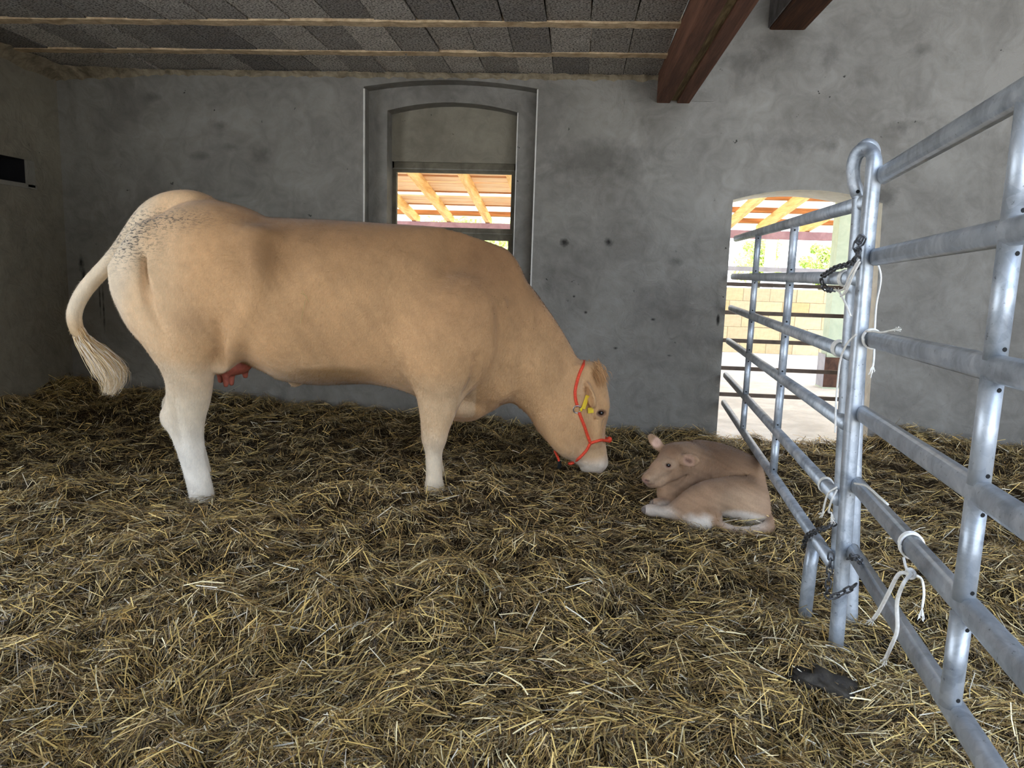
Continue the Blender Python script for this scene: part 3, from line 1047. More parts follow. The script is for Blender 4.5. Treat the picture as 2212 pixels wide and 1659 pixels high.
for x in (-6.2, -5.5, -4.85, -4.2, -3.55, -2.89, -2.26, -1.57, -.92, -.26, .4, 1.06, 1.8, 2.62, 3.21, 3.96, 4.62, 5.3, 5.96, 6.6):
    ybox('rafter', M['rafter'], x - .04, x + .04, RY0, EY + .35, .15, 0.02, roof)
for y in (7.2, 8.1, 9.0, 9.9, 10.8, 11.75, 12.65, 13.5):
    ybox('purlin', M['purlin'], -10, 10, y - .04, y + .04, .075, .17, roof)
for (ya, yb_) in ((9.6, 9.85), (10.0, 10.3), (10.45, 10.75), (10.85, 11.12), (11.17, 11.47), (11.5, 11.73), (12.1, 12.41), (12.44, 12.72)):
    # boards nailed under the sheets on the left half
    ybox('board', M['plank'], -10, 1.2, ya, yb_, .025, .172 + random.uniform(0, .006), roof)
v, f = [], []
xs = np.arange(-10, 10.01, .06)
for i, x in enumerate(xs):
    ph = (x / .36) % 1
    hz = .045 if ph < .3 else (.045 * max(0, 1 - (ph - .3) / .1) if ph < .4 else (0 if ph < .9 else .045 * (ph - .9) / .1))
    v += [(x - 1, RY0 - EY, rz(RY0) + .25 + hz), (x - 1, 14.2 - EY, rz(14.2) + .25 + hz)]
    if i: f.append((2 * i - 2, 2 * i, 2 * i + 1, 2 * i - 1))
mb = MB().add(v, f); mb.build('ribbed_sheet', M['sheet'], roof)
tag(MB().box((-11, -.06, EZ - .125), (9, .06, EZ + .015)).build('eave_beam', M['eave'], roof), 'dull mauve beam under the rafter ends')


def column(x, y, wd, mat, label, ztop, base=False):
    r = tag(empty('column', (x, y, GZ0)), label, 'column')
    MB().box((-wd / 2, -wd / 2, 0), (wd / 2, wd / 2, ztop - GZ0)).build('shaft', mat, r)
    mb = MB(); mb.box((-wd / 2 - .03, -wd / 2 - .03, 0), (wd / 2 + .03, wd / 2 + .03, .02)); mb.build('base_plate', mat, r)
    if base:
        MB().box((-wd / 2 - .025, -wd / 2 - .03, .02), (wd / 2 - .05, -wd / 2 - .004, .42)).build('rusty_guard', M['rust'], r)
        MB().box((-wd / 2 - .035, -wd / 2 - .03, .02), (-wd / 2 - .0255, wd / 2, .46)).build('flange', M['colgrey'], r)
    return r


column(3.52, 10.25, .235, M['col'], 'pale green steel column with a rusty brown guard at its base, right side of the doorway', rz(10.25) + .02, True)
pc = on_y(1663, 560, 15.2)
column(pc[0], 15.2, .17, M['colgrey'], 'grey post behind the block wall seen in the middle of the doorway', 2.35)
mb = MB()
r_ = tag(empty('yard_rail', (4, 13.5, 1.42)), 'pale grey horizontal rail between the yard posts above the block wall', 'rail')
mb.box((-13, -.03, -.04), (9, .03, .04)); mb.build('bar', M['colgrey'], r_)

# block wall at the end of the yard: every block a part
t = NT('sandstone_block', .92, spec=.15)
co = t.co(); oi = t.n('ObjectInfo')
base = t.ramp(oi.outputs['Random'], [(0., lin((208, 190, 156))), (.5, lin((224, 208, 176))), (1., lin((214, 186, 136)))])
nz = t.noise(14, 5, .65, co)
M['sand'] = t.out(t.mix(t.ramp(nz, [(.4, 0.), (.7, .35)]), base, lin((168, 146, 112))), t.bump(nz, .4, .01))
bw = tag(empty('block_wall', (4, 14.6, GZ0)), 'sandy coloured block wall closing the far side of the yard', 'wall')
me_b = []
for k in range(3):
    mb = MB().box((-.247, 0, 0), (.247, .2, .244), .008)
    q = mesh_from('block', mb.v, mb.f); q.materials.append(M['sand']); me_b.append(q)
for row in range(5):
    for k in range(-8, 9):
        o = bpy.data.objects.new('block', me_b[(row + k) % 3])
        COL.objects.link(o); o.parent = bw
        o.location = (k * .5 + (.25 if row % 2 else 0), random.uniform(0, .012), row * .25)
mb = MB().box((-14, .012, 0), (9, .18, 1.245)); mb.build('mortar', m_simple('block_mortar', lin((170, 154, 126)), None, 20, .95), bw)

# brown bar gate standing just outside the doorway
bg = tag(empty('bar_gate', (1.75, WY + WT + .28, GZ0)), 'low gate of thin brown bars standing just outside the doorway', 'gate')
for z in (.42, .655, .90, 1.145, 1.39):
    mb = MB(); mb.box((-1.0, -.012, z - .018 - .02), (.95, .012, z + .016 - .02), .003); mb.build('bar', M['bar'], bg)
for x in (-1.0, .95):
    MB().box((x - .02, -.02, .02), (x + .02, .02, 1.42), .004).build('stile', M['bar'], bg)

# trees beyond
tl = NT('sunlit_leaves', .6, spec=.2)
a = tl.n('VertexColor', layer_name='Col')
td = tl.n('BsdfDiffuse'); tt = tl.n('BsdfTranslucent'); mx = tl.n('MixShader'); mx.inputs[0].default_value = .4
tl.l(a.outputs[0], td.inputs[0]); tl.l(a.outputs[0], tt.inputs[0]); tl.l(td.outputs[0], mx.inputs[1]); tl.l(tt.outputs[0], mx.inputs[2])
tl.l(mx.outputs[0], tl.t.nodes['Material Output'].inputs[0])
M['leaf'] = tl.m
M['bark'] = m_simple('bark', lin((110, 96, 80)), lin((70, 60, 50)), 8, .95)


def tree(x, y, h, rx, label, seed, squat=.8):
    r = np.random.default_rng(seed)
    root = tag(empty('tree', (x, y, GZ0)), label, 'tree', )
    mb = MB(); mb.tube([(0, 0, 0), (.05, 0, h * .3), (0, .05, h * .6)], [.16, .13, .06], 8); mb.build('trunk', M['bark'], root, smooth=True)
    n = 3600
    blobs = [(r.normal(0, rx * .42), r.normal(0, rx * .42), h * (.52 + .22 * r.uniform(-1, 1)), rx * r.uniform(.38, .6)) for _ in range(9)]
    V, F, C = [], [], []
    for k in range(n):
        b = blobs[k % 9]
        d = unit(r.normal(size=3)); rr = b[3] * r.uniform(.6, 1.05)
        c = np.array([b[0], b[1], b[2]]) + d * rr * np.array([1, 1, squat])
        u = unit(r.normal(size=3)); w_ = unit(np.cross(u, r.normal(size=3))); s = r.uniform(.05, .11)
        o = len(V)
        V += [c - u * s, c + w_ * s * .6, c + u * s, c - w_ * s * .6]
        F.append((o, o + 1, o + 2, o + 3))
        q = np.array(lin((214, 226, 150))) * r.uniform(.5, 1.2)
        C += [(*q, 1)] * 4
    me = mesh_from('foliage', V, np.array(F))
    ca = me.color_attributes.new('Col', 'FLOAT_COLOR', 'POINT'); ca.data.foreach_set('color', np.array(C, np.float32).ravel())
    fo = link('foliage', me, M['leaf'], root); fo['kind'] = 'stuff'
    return root


tree(12.75, 40, 4.4, .85, 'round light green tree behind the yard, at the right of the doorway view', 1, .9)
tree(9.55, 40, 4.6, 1.2, 'loose light green tree behind the yard, left of the grey post', 2)
tree(10.95, 46, 4.8, .9, 'slim distant tree just right of the grey post in the doorway view', 5)
tree(-2.0, 22, 3.7, 1.5, 'bushy light green tree seen through the lower window pane', 3)
tree(-3.6, 27, 4.2, 1.7, 'further bushy tree behind the window tree, left of it', 4)
# ------------------------------------------------------------------ sculpting in a distance field


def interp_s(t, pts):
    """smooth interpolation through (t, value) pairs"""
    pts = sorted(pts)
    a = np.array([p[0] for p in pts]); b = np.array([p[1] for p in pts])
    keep = np.concatenate([[True], np.diff(a) > 1e-5])
    a, b = a[keep], b[keep]
    # monotone cubic (Fritsch-Carlson)
    if len(a) < 3: return np.interp(t, a, b)
    h = np.diff(a); dl = np.diff(b) / h
    mm = np.zeros(len(a))
    mm[1:-1] = np.where(dl[:-1] * dl[1:] > 0, 2 * dl[:-1] * dl[1:] / np.where(np.abs(dl[:-1] + dl[1:]) < 1e-9, 1, dl[:-1] + dl[1:]), 0)
    mm[0], mm[-1] = dl[0], dl[-1]
    tc_ = np.clip(t, a[0], a[-1])
    i = np.clip(np.searchsorted(a, tc_) - 1, 0, len(a) - 2)
    x = (tc_ - a[i]) / h[i]
    return (b[i] * (2 * x ** 3 - 3 * x ** 2 + 1) + h[i] * mm[i] * (x ** 3 - 2 * x ** 2 + x) + b[i + 1] * (-2 * x ** 3 + 3 * x ** 2) + h[i] * mm[i + 1] * (x ** 3 - x ** 2))


class Sculpt:
    def __init__(self, lo, hi, res):
        self.lo, self.res = np.array(lo, float), res
        self.n = np.ceil((np.array(hi) - self.lo) / res).astype(int) + 1
        self.D = np.full(self.n, 5.0, np.float32)
        self.ax = [self.lo[k] + res * np.arange(self.n[k]) for k in range(3)]

    def sub(self, lo, hi):
        a = np.clip(np.floor((np.array(lo) - self.lo) / self.res).astype(int), 0, self.n - 1)
        b = np.clip(np.ceil((np.array(hi) - self.lo) / self.res).astype(int) + 1, 1, self.n)
        sl = tuple(slice(int(p), int(q)) for p, q in zip(a, b))
        X, Y, Z = np.meshgrid(*[self.ax[k][sl[k]] for k in range(3)], indexing='ij')
        return sl, X, Y, Z

    def merge(self, sl, d, k, cut=False):
        a = self.D[sl]
        d = d.astype(np.float32)
        if cut:
            h = np.clip(k - np.abs(a + d), 0, None) / k
            self.D[sl] = np.maximum(a, -d) + h * h * k * .25
        else:
            h = np.clip(k - np.abs(a - d), 0, None) / k
            self.D[sl] = np.minimum(a, d) - h * h * k * .25

    def loft(self, O, a, b, hi, lo, hw, cw=0.0, k=.05, p=2.2, cut=False, lat=None, top=1.0):
        """straight-axis loft. hi, lo: lists of points in the plane (3D); hw: [(t, half width)], cw: lateral centre (number or [(t, v)])"""
        O, a = np.array(O, float), unit(a)
        b = np.array(b, float); b = unit(b - a * np.dot(a, b))
        c = np.cross(a, b)
        H = [(np.dot(np.array(q) - O, a), np.dot(np.array(q) - O, b)) for q in hi]
        Lo = [(np.dot(np.array(q) - O, a), np.dot(np.array(q) - O, b)) for q in lo]
        t0 = max(min(q[0] for q in H), min(q[0] for q in Lo)); t1 = min(max(q[0] for q in H), max(q[0] for q in Lo))
        pts = np.array([O + a * q[0] + b * q[1] for q in H + Lo])
        mg = max(q[1] for q in hw) + k + .06 + (abs(cw) if not hasattr(cw, '__len__') else max(abs(q[1]) for q in cw))
        cc = np.abs(c) * mg + k * 1.3 + .10
        sl, X, Y, Z = self.sub(pts.min(0) - cc, pts.max(0) + cc)
        P = [X - O[0], Y - O[1], Z - O[2]]
        t = P[0] * a[0] + P[1] * a[1] + P[2] * a[2]
        q = P[0] * b[0] + P[1] * b[1] + P[2] * b[2]
        w_ = P[0] * c[0] + P[1] * c[1] + P[2] * c[2]
        tc_ = np.clip(t, t0, t1)
        fh, fl_, fw = interp_s(tc_, H), interp_s(tc_, Lo), interp_s(tc_, hw)
        fc = interp_s(tc_, cw) if hasattr(cw, '__len__') else cw
        h = np.maximum((fh - fl_) / 2, .004); mid = (fh + fl_) / 2
        dv = (q - mid) / h
        fw = np.maximum(fw * np.where(dv > 0, 1 - (1 - top) * np.clip(dv, 0, 1) ** 2, 1), .004)
        g = (np.abs(dv) ** p + np.abs((w_ - fc) / fw) ** p) ** (1 / p)
        d = (g - 1) * np.minimum(h, fw)
        ex = np.clip(np.maximum(t0 - t, t - t1), 0, None)
        d = np.where(ex > 0, np.sqrt(np.clip(d, 0, None) ** 2 + ex ** 2), d)
        self.merge(sl, d, k, cut)

    def ball(self, c, r, k=.05, rot=None, cut=False):
        c = np.array(c, float); r = np.array(r if hasattr(r, '__len__') else [r] * 3, float)
        mg = r.max() * 1.25 + k * 1.6 + .05
        sl, X, Y, Z = self.sub(c - mg, c + mg)
        P = np.stack([X - c[0], Y - c[1], Z - c[2]], -1)
        if rot is not None: P = P @ np.array(rot)          # columns = local axes
        k0 = np.linalg.norm(P / r, axis=-1); k1 = np.linalg.norm(P / (r * r), axis=-1)
        self.merge(sl, k0 * (k0 - 1) / np.maximum(k1, 1e-6), k, cut)

    def cap(self, a, b, ra, rb, k=.04, cut=False):
        a, b = np.array(a, float), np.array(b, float)
        mg = max(ra, rb) + k + .02
        sl, X, Y, Z = self.sub(np.minimum(a, b) - mg, np.maximum(a, b) + mg)
        P = np.stack([X - a[0], Y - a[1], Z - a[2]], -1); ba = b - a
        h = np.clip(P @ ba / max(ba @ ba, 1e-9), 0, 1)
        d = np.linalg.norm(P - h[..., None] * ba, axis=-1) - (ra + (rb - ra) * h)
        self.merge(sl, d, k, cut)

    def chain(self, pts, rs, k=.04, cut=False, n=4):
        P = spline(pts, n)
        R = np.interp(np.linspace(0, len(pts) - 1, len(P)), np.arange(len(pts)), rs)
        if not cut:
            for i in range(len(P) - 1):
                self.cap(P[i], P[i + 1], R[i], R[i + 1], k)
        else:
            # one smooth cut for the whole groove
            mg = max(rs) + k + .02
            A = np.array(P)
            sl, X, Y, Z = self.sub(A.min(0) - mg, A.max(0) + mg)
            G = np.stack([X, Y, Z], -1)
            d = np.full(X.shape, 9.0)
            for i in range(len(P) - 1):
                ba = A[i + 1] - A[i]; Q = G - A[i]
                h = np.clip(Q @ ba / max(ba @ ba, 1e-9), 0, 1)
                d = np.minimum(d, np.linalg.norm(Q - h[..., None] * ba, axis=-1) - (R[i] + (R[i + 1] - R[i]) * h))
            self.merge(sl, d, k, True)

    def blur(self, n=1):
        D = self.D
        for _ in range(n):
            for ax in range(3):
                D = (np.roll(D, 1, ax) + 2 * D + np.roll(D, -1, ax)) / 4
        self.D = D

    def mesh(self):
        """naive surface nets"""
        D = self.D
        S = D < 0
        c = [(i, j, k) for i in (0, 1) for j in (0, 1) for k in (0, 1)]
        nx, ny, nz = [q - 1 for q in D.shape]
        view = lambda A, o: A[o[0]:o[0] + nx, o[1]:o[1] + ny, o[2]:o[2] + nz]
        cnt = sum(view(S, o).astype(np.int8) for o in c)
        act = (cnt > 0) & (cnt < 8)
        I = np.argwhere(act)
        vals = {o: D[I[:, 0] + o[0], I[:, 1] + o[1], I[:, 2] + o[2]] for o in c}
        acc = np.zeros((len(I), 3)); num = np.zeros(len(I))
        for o in c:
            for ax in range(3):
                if o[ax]: continue
                p = list(o); p[ax] = 1; p = tuple(p)
                a, b = vals[o], vals[p]
                m_ = (a < 0) != (b < 0)
                t = np.where(m_, a / np.where(np.abs(a - b) < 1e-9, 1, a - b), 0)
                q = np.zeros((len(I), 3)); q[:] = o
                q[:, ax] += t
                acc[m_] += q[m_]; num[m_] += 1
        V = self.lo + (I + acc / num[:, None]) * self.res
        ids = np.full(act.shape, -1, np.int64); ids[tuple(I.T)] = np.arange(len(I))
        Fs = []
        for ax in range(3):
            u_, v_ = (ax + 1) % 3, (ax + 2) % 3
            sa = [slice(None)] * 3; sb = [slice(None)] * 3
            sa[ax] = slice(0, -1); sb[ax] = slice(1, None)
            A, B = S[tuple(sa)], S[tuple(sb)]
            E = np.argwhere(A != B)
            E = E[(E[:, u_] > 0) & (E[:, v_] > 0) & (E[:, u_] < D.shape[u_] - 1) & (E[:, v_] < D.shape[v_] - 1)]
            flip = ~A[tuple(E.T)]
            def at_(du, dv):
                Q = E.copy(); Q[:, u_] -= du; Q[:, v_] -= dv
                return ids[tuple(Q.T)]
            q = np.stack([at_(1, 1), at_(0, 1), at_(0, 0), at_(1, 0)], 1)
            q[flip] = q[flip][:, ::-1]
            Fs.append(q[(q >= 0).all(1)])
        return V, np.concatenate(Fs)


def relax(V, F, n=3, lam=.5):
    E = np.concatenate([F[:, [0, 1]], F[:, [1, 2]], F[:, [2, 3]], F[:, [3, 0]]])
    E = np.concatenate([E, E[:, ::-1]])
    deg = np.bincount(E[:, 0], minlength=len(V)).astype(float)
    for it in range(n):
        for l_ in (lam, -lam * 1.04):
            S_ = np.stack([np.bincount(E[:, 0], V[E[:, 1], k], len(V)) for k in range(3)], 1) / deg[:, None]
            V = V + l_ * (S_ - V)
    return V


def vnoise3(P, s, seed):
    return (vnoise(P[:, 0] + P[:, 1] * .37, P[:, 2] + P[:, 1] * .53, s, seed) + vnoise(P[:, 1] - P[:, 2] * .31, P[:, 0] + P[:, 2] * .6, s, seed + 50)) / 2


def sstep(x, a, b):
    t = np.clip((x - a) / (b - a), 0, 1)
    return t * t * (3 - 2 * t)


def set_cols(me, C):
    ca = me.color_attributes.new('Col', 'FLOAT_COLOR', 'POINT')
    ca.data.foreach_set('color', np.asarray(C, np.float32).ravel())


# ------------------------------------------------------------------ the cow
TH = math.radians(10)
CO = np.array([-1.9, 3.83, 0.0])
CU = np.array([math.cos(TH), math.sin(TH), 0])         # tail -> head
CN = np.array([math.sin(TH), -math.cos(TH), 0])        # towards the photographer's side
CB = np.stack([CU, CN, np.array([0, 0, 1.0])], 0)      # world -> cow


def cp(u, v, w_=0.0):
    """photo pixel -> cow coordinates (along, side, up) on the plane w_ from the middle"""
    return CB @ (on_plane(u, v, CO + CN * w_, CN) - CO)


def cps(L, w_=0.0):
    return [cp(u, v, w_) for u, v in L]


S = Sculpt((-.95, -.55, -.12), (2.32, .62, 1.68), .0095)
X1, Z1, Y1 = np.array([1., 0, 0]), np.array([0, 0, 1.]), np.array([0, 1., 0])


def sd(u, v, w_, sgn=1):
    """point seen at pixel (u, v) at w_ from the middle, on either side"""
    p = cp(u, v, w_)
    p[1] = sgn * w_
    return p


# trunk
HI = [(277, 572), (283, 530), (298, 500), (318, 480), (358, 462), (400, 440), (440, 432), (480, 436), (512, 443), (548, 456), (580, 470), (650, 473), (720, 476), (850, 484), (932, 489), (985, 496), (1034, 515), (1080, 550), (1112, 592), (1135, 650), (1140, 680)]
LO = [(277, 574), (281, 629), (296, 687), (322, 735), (380, 765), (450, 770), (520, 778), (576, 799), (619, 820), (699, 829), (793, 827), (840, 834), (897, 853), (950, 880), (985, 893), (1014, 893), (1045, 872), (1080, 830), (1112, 760), (1135, 700), (1140, 690)]
px2s = lambda u: cp(u, 620)[0]
HW = [(px2s(u), w_) for u, w_ in ((275, .04), (284, .12), (310, .20), (350, .245), (420, .275), (500, .30), (570, .31), (660, .35), (760, .372), (850, .36), (920, .33), (985, .295), (1040, .25), (1085, .20), (1120, .13), (1140, .05))]
S.loft(cp(275, 620), X1, Z1, cps(HI), cps(LO), HW, 0, .05, 2.35, top=.86)
# neck
aN = cp(1235, 850) - cp(1020, 680)
NH = [(930, 575), (985, 570), (1040, 566), (1080, 564), (1112, 580), (1145, 616), (1178, 661), (1207, 703), (1231, 744), (1250, 780), (1268, 812)]
NL = [(840, 690), (900, 740), (960, 840), (1000, 872), (1040, 880), (1067, 878), (1090, 868), (1112, 872), (1137, 893), (1161, 917), (1175, 935)]
tN = lambda u, v: np.dot(cp(u, v) - cp(1020, 680), unit(aN))
S.loft(cp(1020, 680), aN, np.array([unit(aN)[2] * -1, 0, unit(aN)[0]]), cps(NH), cps(NL), [(-.4, .08), (tN(970, 640), .12), (tN(1030, 690), .185), (tN(1085, 735), .195), (tN(1140, 780), .165), (tN(1190, 815), .135), (tN(1235, 850), .12)], 0, .07, 2.1, top=.75)
# head
aH = cp(1287, 1015) - cp(1240, 790)
bH = np.array([-unit(aH)[2], 0, unit(aH)[0]])
HH = [(1266, 783), (1285, 786), (1302, 806), (1311, 835), (1316, 866), (1314, 895), (1307, 922), (1307, 952), (1311, 983), (1312, 1000), (1304, 1013), (1298, 1019)]
HL = [(1215, 795), (1185, 840), (1166, 890), (1165, 917), (1189, 954), (1211, 979), (1239, 997), (1254, 1006), (1275, 1015), (1290, 1020)]
tH = lambda u, v: np.dot(cp(u, v) - cp(1240, 790), unit(aH))
S.loft(cp(1240, 790), aH, bH, cps(HH), cps(HL), [(-.05, .07), (0, .085), (.07, .105), (tH(1300, 880), .118), (tH(1290, 930), .100), (tH(1290, 960), .086), (tH(1290, 985), .083), (tH(1290, 1005), .075), (tH(1290, 1020), .04)], 0, .05, 2.3)
# poll bulge, brow, cheek, jaw, muzzle
S.ball(cp(1282, 808), (.05, .06, .06), .04)
for sgn in (1, -1):
    S.ball(sd(1299, 878, .085, sgn), (.042, .034, .036), .04)
    S.ball(sd(1220, 892, .06, sgn), (.13, .055, .17), .06)
    S.chain([sd(1190, 905, .075, sgn), sd(1206, 945, .075, sgn), sd(1232, 975, .065, sgn)], [.04, .036, .03], .05)
    S.chain([sd(1290, 905, .085, sgn), sd(1288, 935, .078, sgn), sd(1286, 960, .07, sgn)], [.018, .018, .012], .04)
    S.ball(sd(1296, 998, .045, sgn), (.038, .035, .034), .03)
S.ball(cp(1270, 1010), (.05, .05, .026), .02)


def leg(rear, front, hws, wc, shift, far, k=.05):
    sgn = -1 if far else 1
    pl = .17
    R_, F_ = cps(rear, pl), cps(front, pl)
    off = np.array([shift, 0, 0]) - Y1 * pl
    R_ = [q + off for q in R_]; F_ = [q + off for q in F_]
    top_, bot = (R_[0] + F_[0]) / 2, (R_[-1] + F_[-1]) / 2
    a = bot - top_
    b = np.array([-unit(a)[2], 0, unit(a)[0]])
    hw_ = [(np.dot(cp(u, v, pl) + off - top_, unit(a)), q) for (u, v), q in hws]
    wcs = [(np.dot(cp(u, v, pl) + off - top_, unit(a)), -q * sgn) for (u, v), q in wc]      # loft lateral axis c = a x b points to -side
    S.loft(top_, a, b, F_, R_, hw_, wcs, k, 2.25)


RH = [(300, 560), (292, 620), (297, 687), (310, 728), (331, 764), (353, 797), (361, 826), (359, 860), (353, 897), (357, 918), (370, 945), (389, 1000), (402, 1045), (410, 1080), (412, 1094)]
FH = [(490, 560), (505, 640), (503, 700), (484, 752), (467, 790), (462, 828), (455, 868), (444, 908), (441, 945), (444, 985), (452, 1020), (461, 1060), (464, 1080), (465, 1094)]
WH = [((400, 560), .015), ((400, 640), .10), ((400, 710), .125), ((405, 770), .108), ((410, 830), .078), ((405, 870), .062), ((398, 905), .055), ((405, 950), .042), ((420, 1000), .037), ((430, 1040), .044), ((437, 1075), .05), ((438, 1094), .05)]
CH = [((400, 560), .17), ((400, 660), .20), ((405, 770), .20), ((405, 870), .175), ((430, 1090), .165)]
leg(RH, FH, WH, CH, 0, False)
leg(RH, FH, WH, CH, -.11, True)
RF = [(880, 650), (872, 740), (880, 806), (898, 850), (907, 900), (911, 945), (918, 979), (920, 1024), (917, 1050), (915, 1072)]
FF = [(1020, 650), (1024, 740), (1016, 790), (1006, 838), (989, 884), (976, 916), (964, 950), (955, 988), (956, 1030), (961, 1055), (963, 1072)]
WF = [((950, 650), .012), ((950, 740), .08), ((950, 810), .085), ((948, 870), .067), ((945, 925), .053), ((940, 955), .05), ((938, 990), .037), ((938, 1030), .042), ((939, 1060), .047), ((939, 1075), .047)]
CF = [((950, 650), .20), ((950, 740), .205), ((950, 830), .19), ((940, 950), .17), ((939, 1070), .165)]
leg(RF, FF, WF, CF, 0, False)
leg(RF, FF, WF, CF, .0, True)
for sgn in (1, -1):
    sh = np.array([-.11 if sgn < 0 else 0, 0, 0])
    # shoulder blade, upper arm, hook bone, flank hollow, thigh, point of hock, knee
    S.ball(cp(985, 705, .2) * [1, 0, 1] + Y1 * sgn * .15, (.18, .09, .22), .22)
    S.ball(cp(960, 790, .2) * [1, 0, 1] + Y1 * sgn * .20, (.14, .075, .14), .06)
    S.ball(cp(552, 520, .25) * [1, 0, 1] + Y1 * sgn * .245, (.075, .05, .055), .09)
    S.ball(cp(330, 520, .1) * [1, 0, 1] + Y1 * sgn * .12, (.08, .06, .07), .07)
    S.ball(cp(400, 640, .2) * [1, 0, 1] + Y1 * sgn * .20, (.22, .10, .25), .08)
    if sgn > 0:
        S.ball(cp(612, 560, .34) * [1, 0, 1] + Y1 * .41, (.14, .10, .12), .10, cut=True)
        # ridge from hook bone to stifle
        S.chain([cp(555, 535, .28), cp(560, 600, .30), cp(545, 660, .30), cp(515, 720, .27), cp(500, 752, .24)], [.03, .032, .035, .035, .03], .07)
        # skin fold flank
        S.chain([cp(520, 752, .22), cp(495, 770, .21), cp(476, 795, .20)], [.03, .025, .02], .05)
        # grooves: thigh / hamstring, shoulder / neck crease, elbow crease, ribs
        S.chain([cp(315, 560, .26), cp(322, 640, .30), cp(345, 700, .335), cp(358, 730, .345)], [.012, .014, .014, .008], .05, cut=True)
        S.chain([cp(1072, 600, .25), cp(1086, 680, .24), cp(1090, 750, .235), cp(1080, 810, .22)], [.018, .024, .026, .020], .06, cut=True)
        S.chain([cp(880, 690, .36), cp(870, 760, .345), cp(882, 810, .31), cp(896, 845, .27)], [.01, .02, .022, .014], .05, cut=True)
        S.chain([cp(1030, 770, .28), cp(1024, 815, .26), cp(1004, 850, .23)], [.008, .014, .012], .035, cut=True)
        S.chain([cp(476, 790, .24), cp(480, 730, .31), cp(470, 700, .34)], [.012, .012, .006], .045, cut=True)
        for uu in (690, 735, 780, 825):
            S.chain([cp(uu, 560, .39), cp(uu - 6, 640, .40), cp(uu - 16, 730, .385)], [.006, .010, .006], .05, cut=True)
        # hock tendon groove and bone of the hind leg
        S.chain([cp(378, 850, .225), cp(382, 900, .225), cp(396, 960, .212)], [.007, .010, .006], .02, cut=True)
        S.chain([cp(425, 935, .21), cp(432, 990, .203), cp(440, 1030, .205)], [.006, .006, .004], .02, cut=True)
    hk = cp(362, 902, .17) * [1, 0, 1] + sh + Y1 * sgn * .165
    S.ball(hk, (.035, .032, .05), .03)
    kn = cp(938, 945, .17) * [1, 0, 1] + (np.array([.02, 0, 0]) if sgn < 0 else 0) + Y1 * sgn * .17
    S.ball(kn, (.055, .05, .06), .03)
# dewlap folds and brisket
for u, v, r in ((1040, 868, .030), (1066, 866, .034), (1092, 856, .026)):
    S.chain([cp(u + 6, v - 60), cp(u, v - 20), cp(u - 2, v)], [r * 1.5, r * 1.1, r * .8], .03)
S.ball(cp(1000, 880), (.10, .10, .055), .05)
for u, v in ((1052, 862), (1079, 858)):
    S.chain([cp(u, v - 40, .12), cp(u - 2, v, .075), cp(u - 2, v + 14, .03)], [.006, .012, .012], .02, cut=True)
S.chain([cp(1112, 800, .19), cp(1122, 850, .16), cp(1140, 880, .12)], [.006, .014, .01], .04, cut=True)
S.chain([cp(1150, 880, .14), cp(1180, 840, .165), cp(1215, 825, .15)], [.006, .010, .006], .035, cut=True)
# navel flap
S.ball(cp(638, 828), (.035, .025, .022), .03)
# tail
TP = [(440, 448), (405, 438), (371, 437), (340, 447), (312, 468), (285, 503), (256, 545), (225, 580), (195, 612), (172, 645), (160, 680), (166, 712), (185, 742)]
S.chain(cps(TP), [.065, .056, .046, .043, .040, .037, .035, .033, .032, .030, .028, .025, .020], .03, n=3)
# nostrils and mouth line
S.chain([cp(1262, 1006, .07), cp(1280, 1008, .075), cp(1296, 1014, .06)], [.003, .005, .004], .012, cut=True)
S.blur(2)
# ears: drooping, turned towards the photographer
for sgn in (1, -1):
    a = sd(1266, 835, .075, sgn)
    b = sd(1284, 872, .205, sgn)
    d = unit(b - a); n_ = unit(np.cross(d, unit(aH))); t_ = np.cross(n_, d)
    rot = np.stack([d, t_, n_], 1)
    S.ball((a + b) / 2, (np.linalg.norm(b - a) * .62, .066, .020), .02, rot)
    S.ball((a + b) / 2 - t_ * .012 + d * .01 - n_ * .02 * 0 + np.array([-.012, sgn * .012, 0]), (np.linalg.norm(b - a) * .42, .036, .014), .012, rot, cut=True)
# eye sockets with lids
for sgn in (1, -1):
    S.ball(sd(1298, 892, .112, sgn), (.024, .020, .017), .012, cut=True)
    L_ = [sd(1298 + 13 * math.cos(q), 891.5 - 9.5 * math.sin(q), .104 - .012 * math.cos(q), sgn) for q in np.linspace(0, 2 * math.pi, 15)]
    S.chain(L_[:8], [.0065, .008, .0095, .0105, .0105, .0095, .008, .0065], .007)
    S.chain(L_[7:], [.0065, .007, .0075, .0075, .0075, .007, .0065, .006], .007)
    S.chain([sd(1306, 905, .094, sgn), sd(1301, 918, .092, sgn), sd(1297, 936, .086, sgn)], [.004, .006, .003], .015, cut=True)
    S.chain([sd(1283, 902, .108, sgn), sd(1290, 911, .106, sgn)], [.004, .003], .010, cut=True)
V, F = S.mesh()
V = relax(V, F, 1)
Vc = V.copy()
# coat colours, with some shade painted in
P = V
s, w_, z = P[:, 0], P[:, 1], P[:, 2]
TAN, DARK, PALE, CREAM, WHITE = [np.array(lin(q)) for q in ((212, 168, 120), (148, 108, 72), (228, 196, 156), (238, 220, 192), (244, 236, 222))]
C = np.tile(TAN, (len(P), 1))


def blend(C, col, a):
    return C * (1 - a[:, None]) + col * a[:, None]


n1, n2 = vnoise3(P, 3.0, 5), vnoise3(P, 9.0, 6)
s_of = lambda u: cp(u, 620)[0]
z_of = lambda v, u=700: cp(u, v)[2]
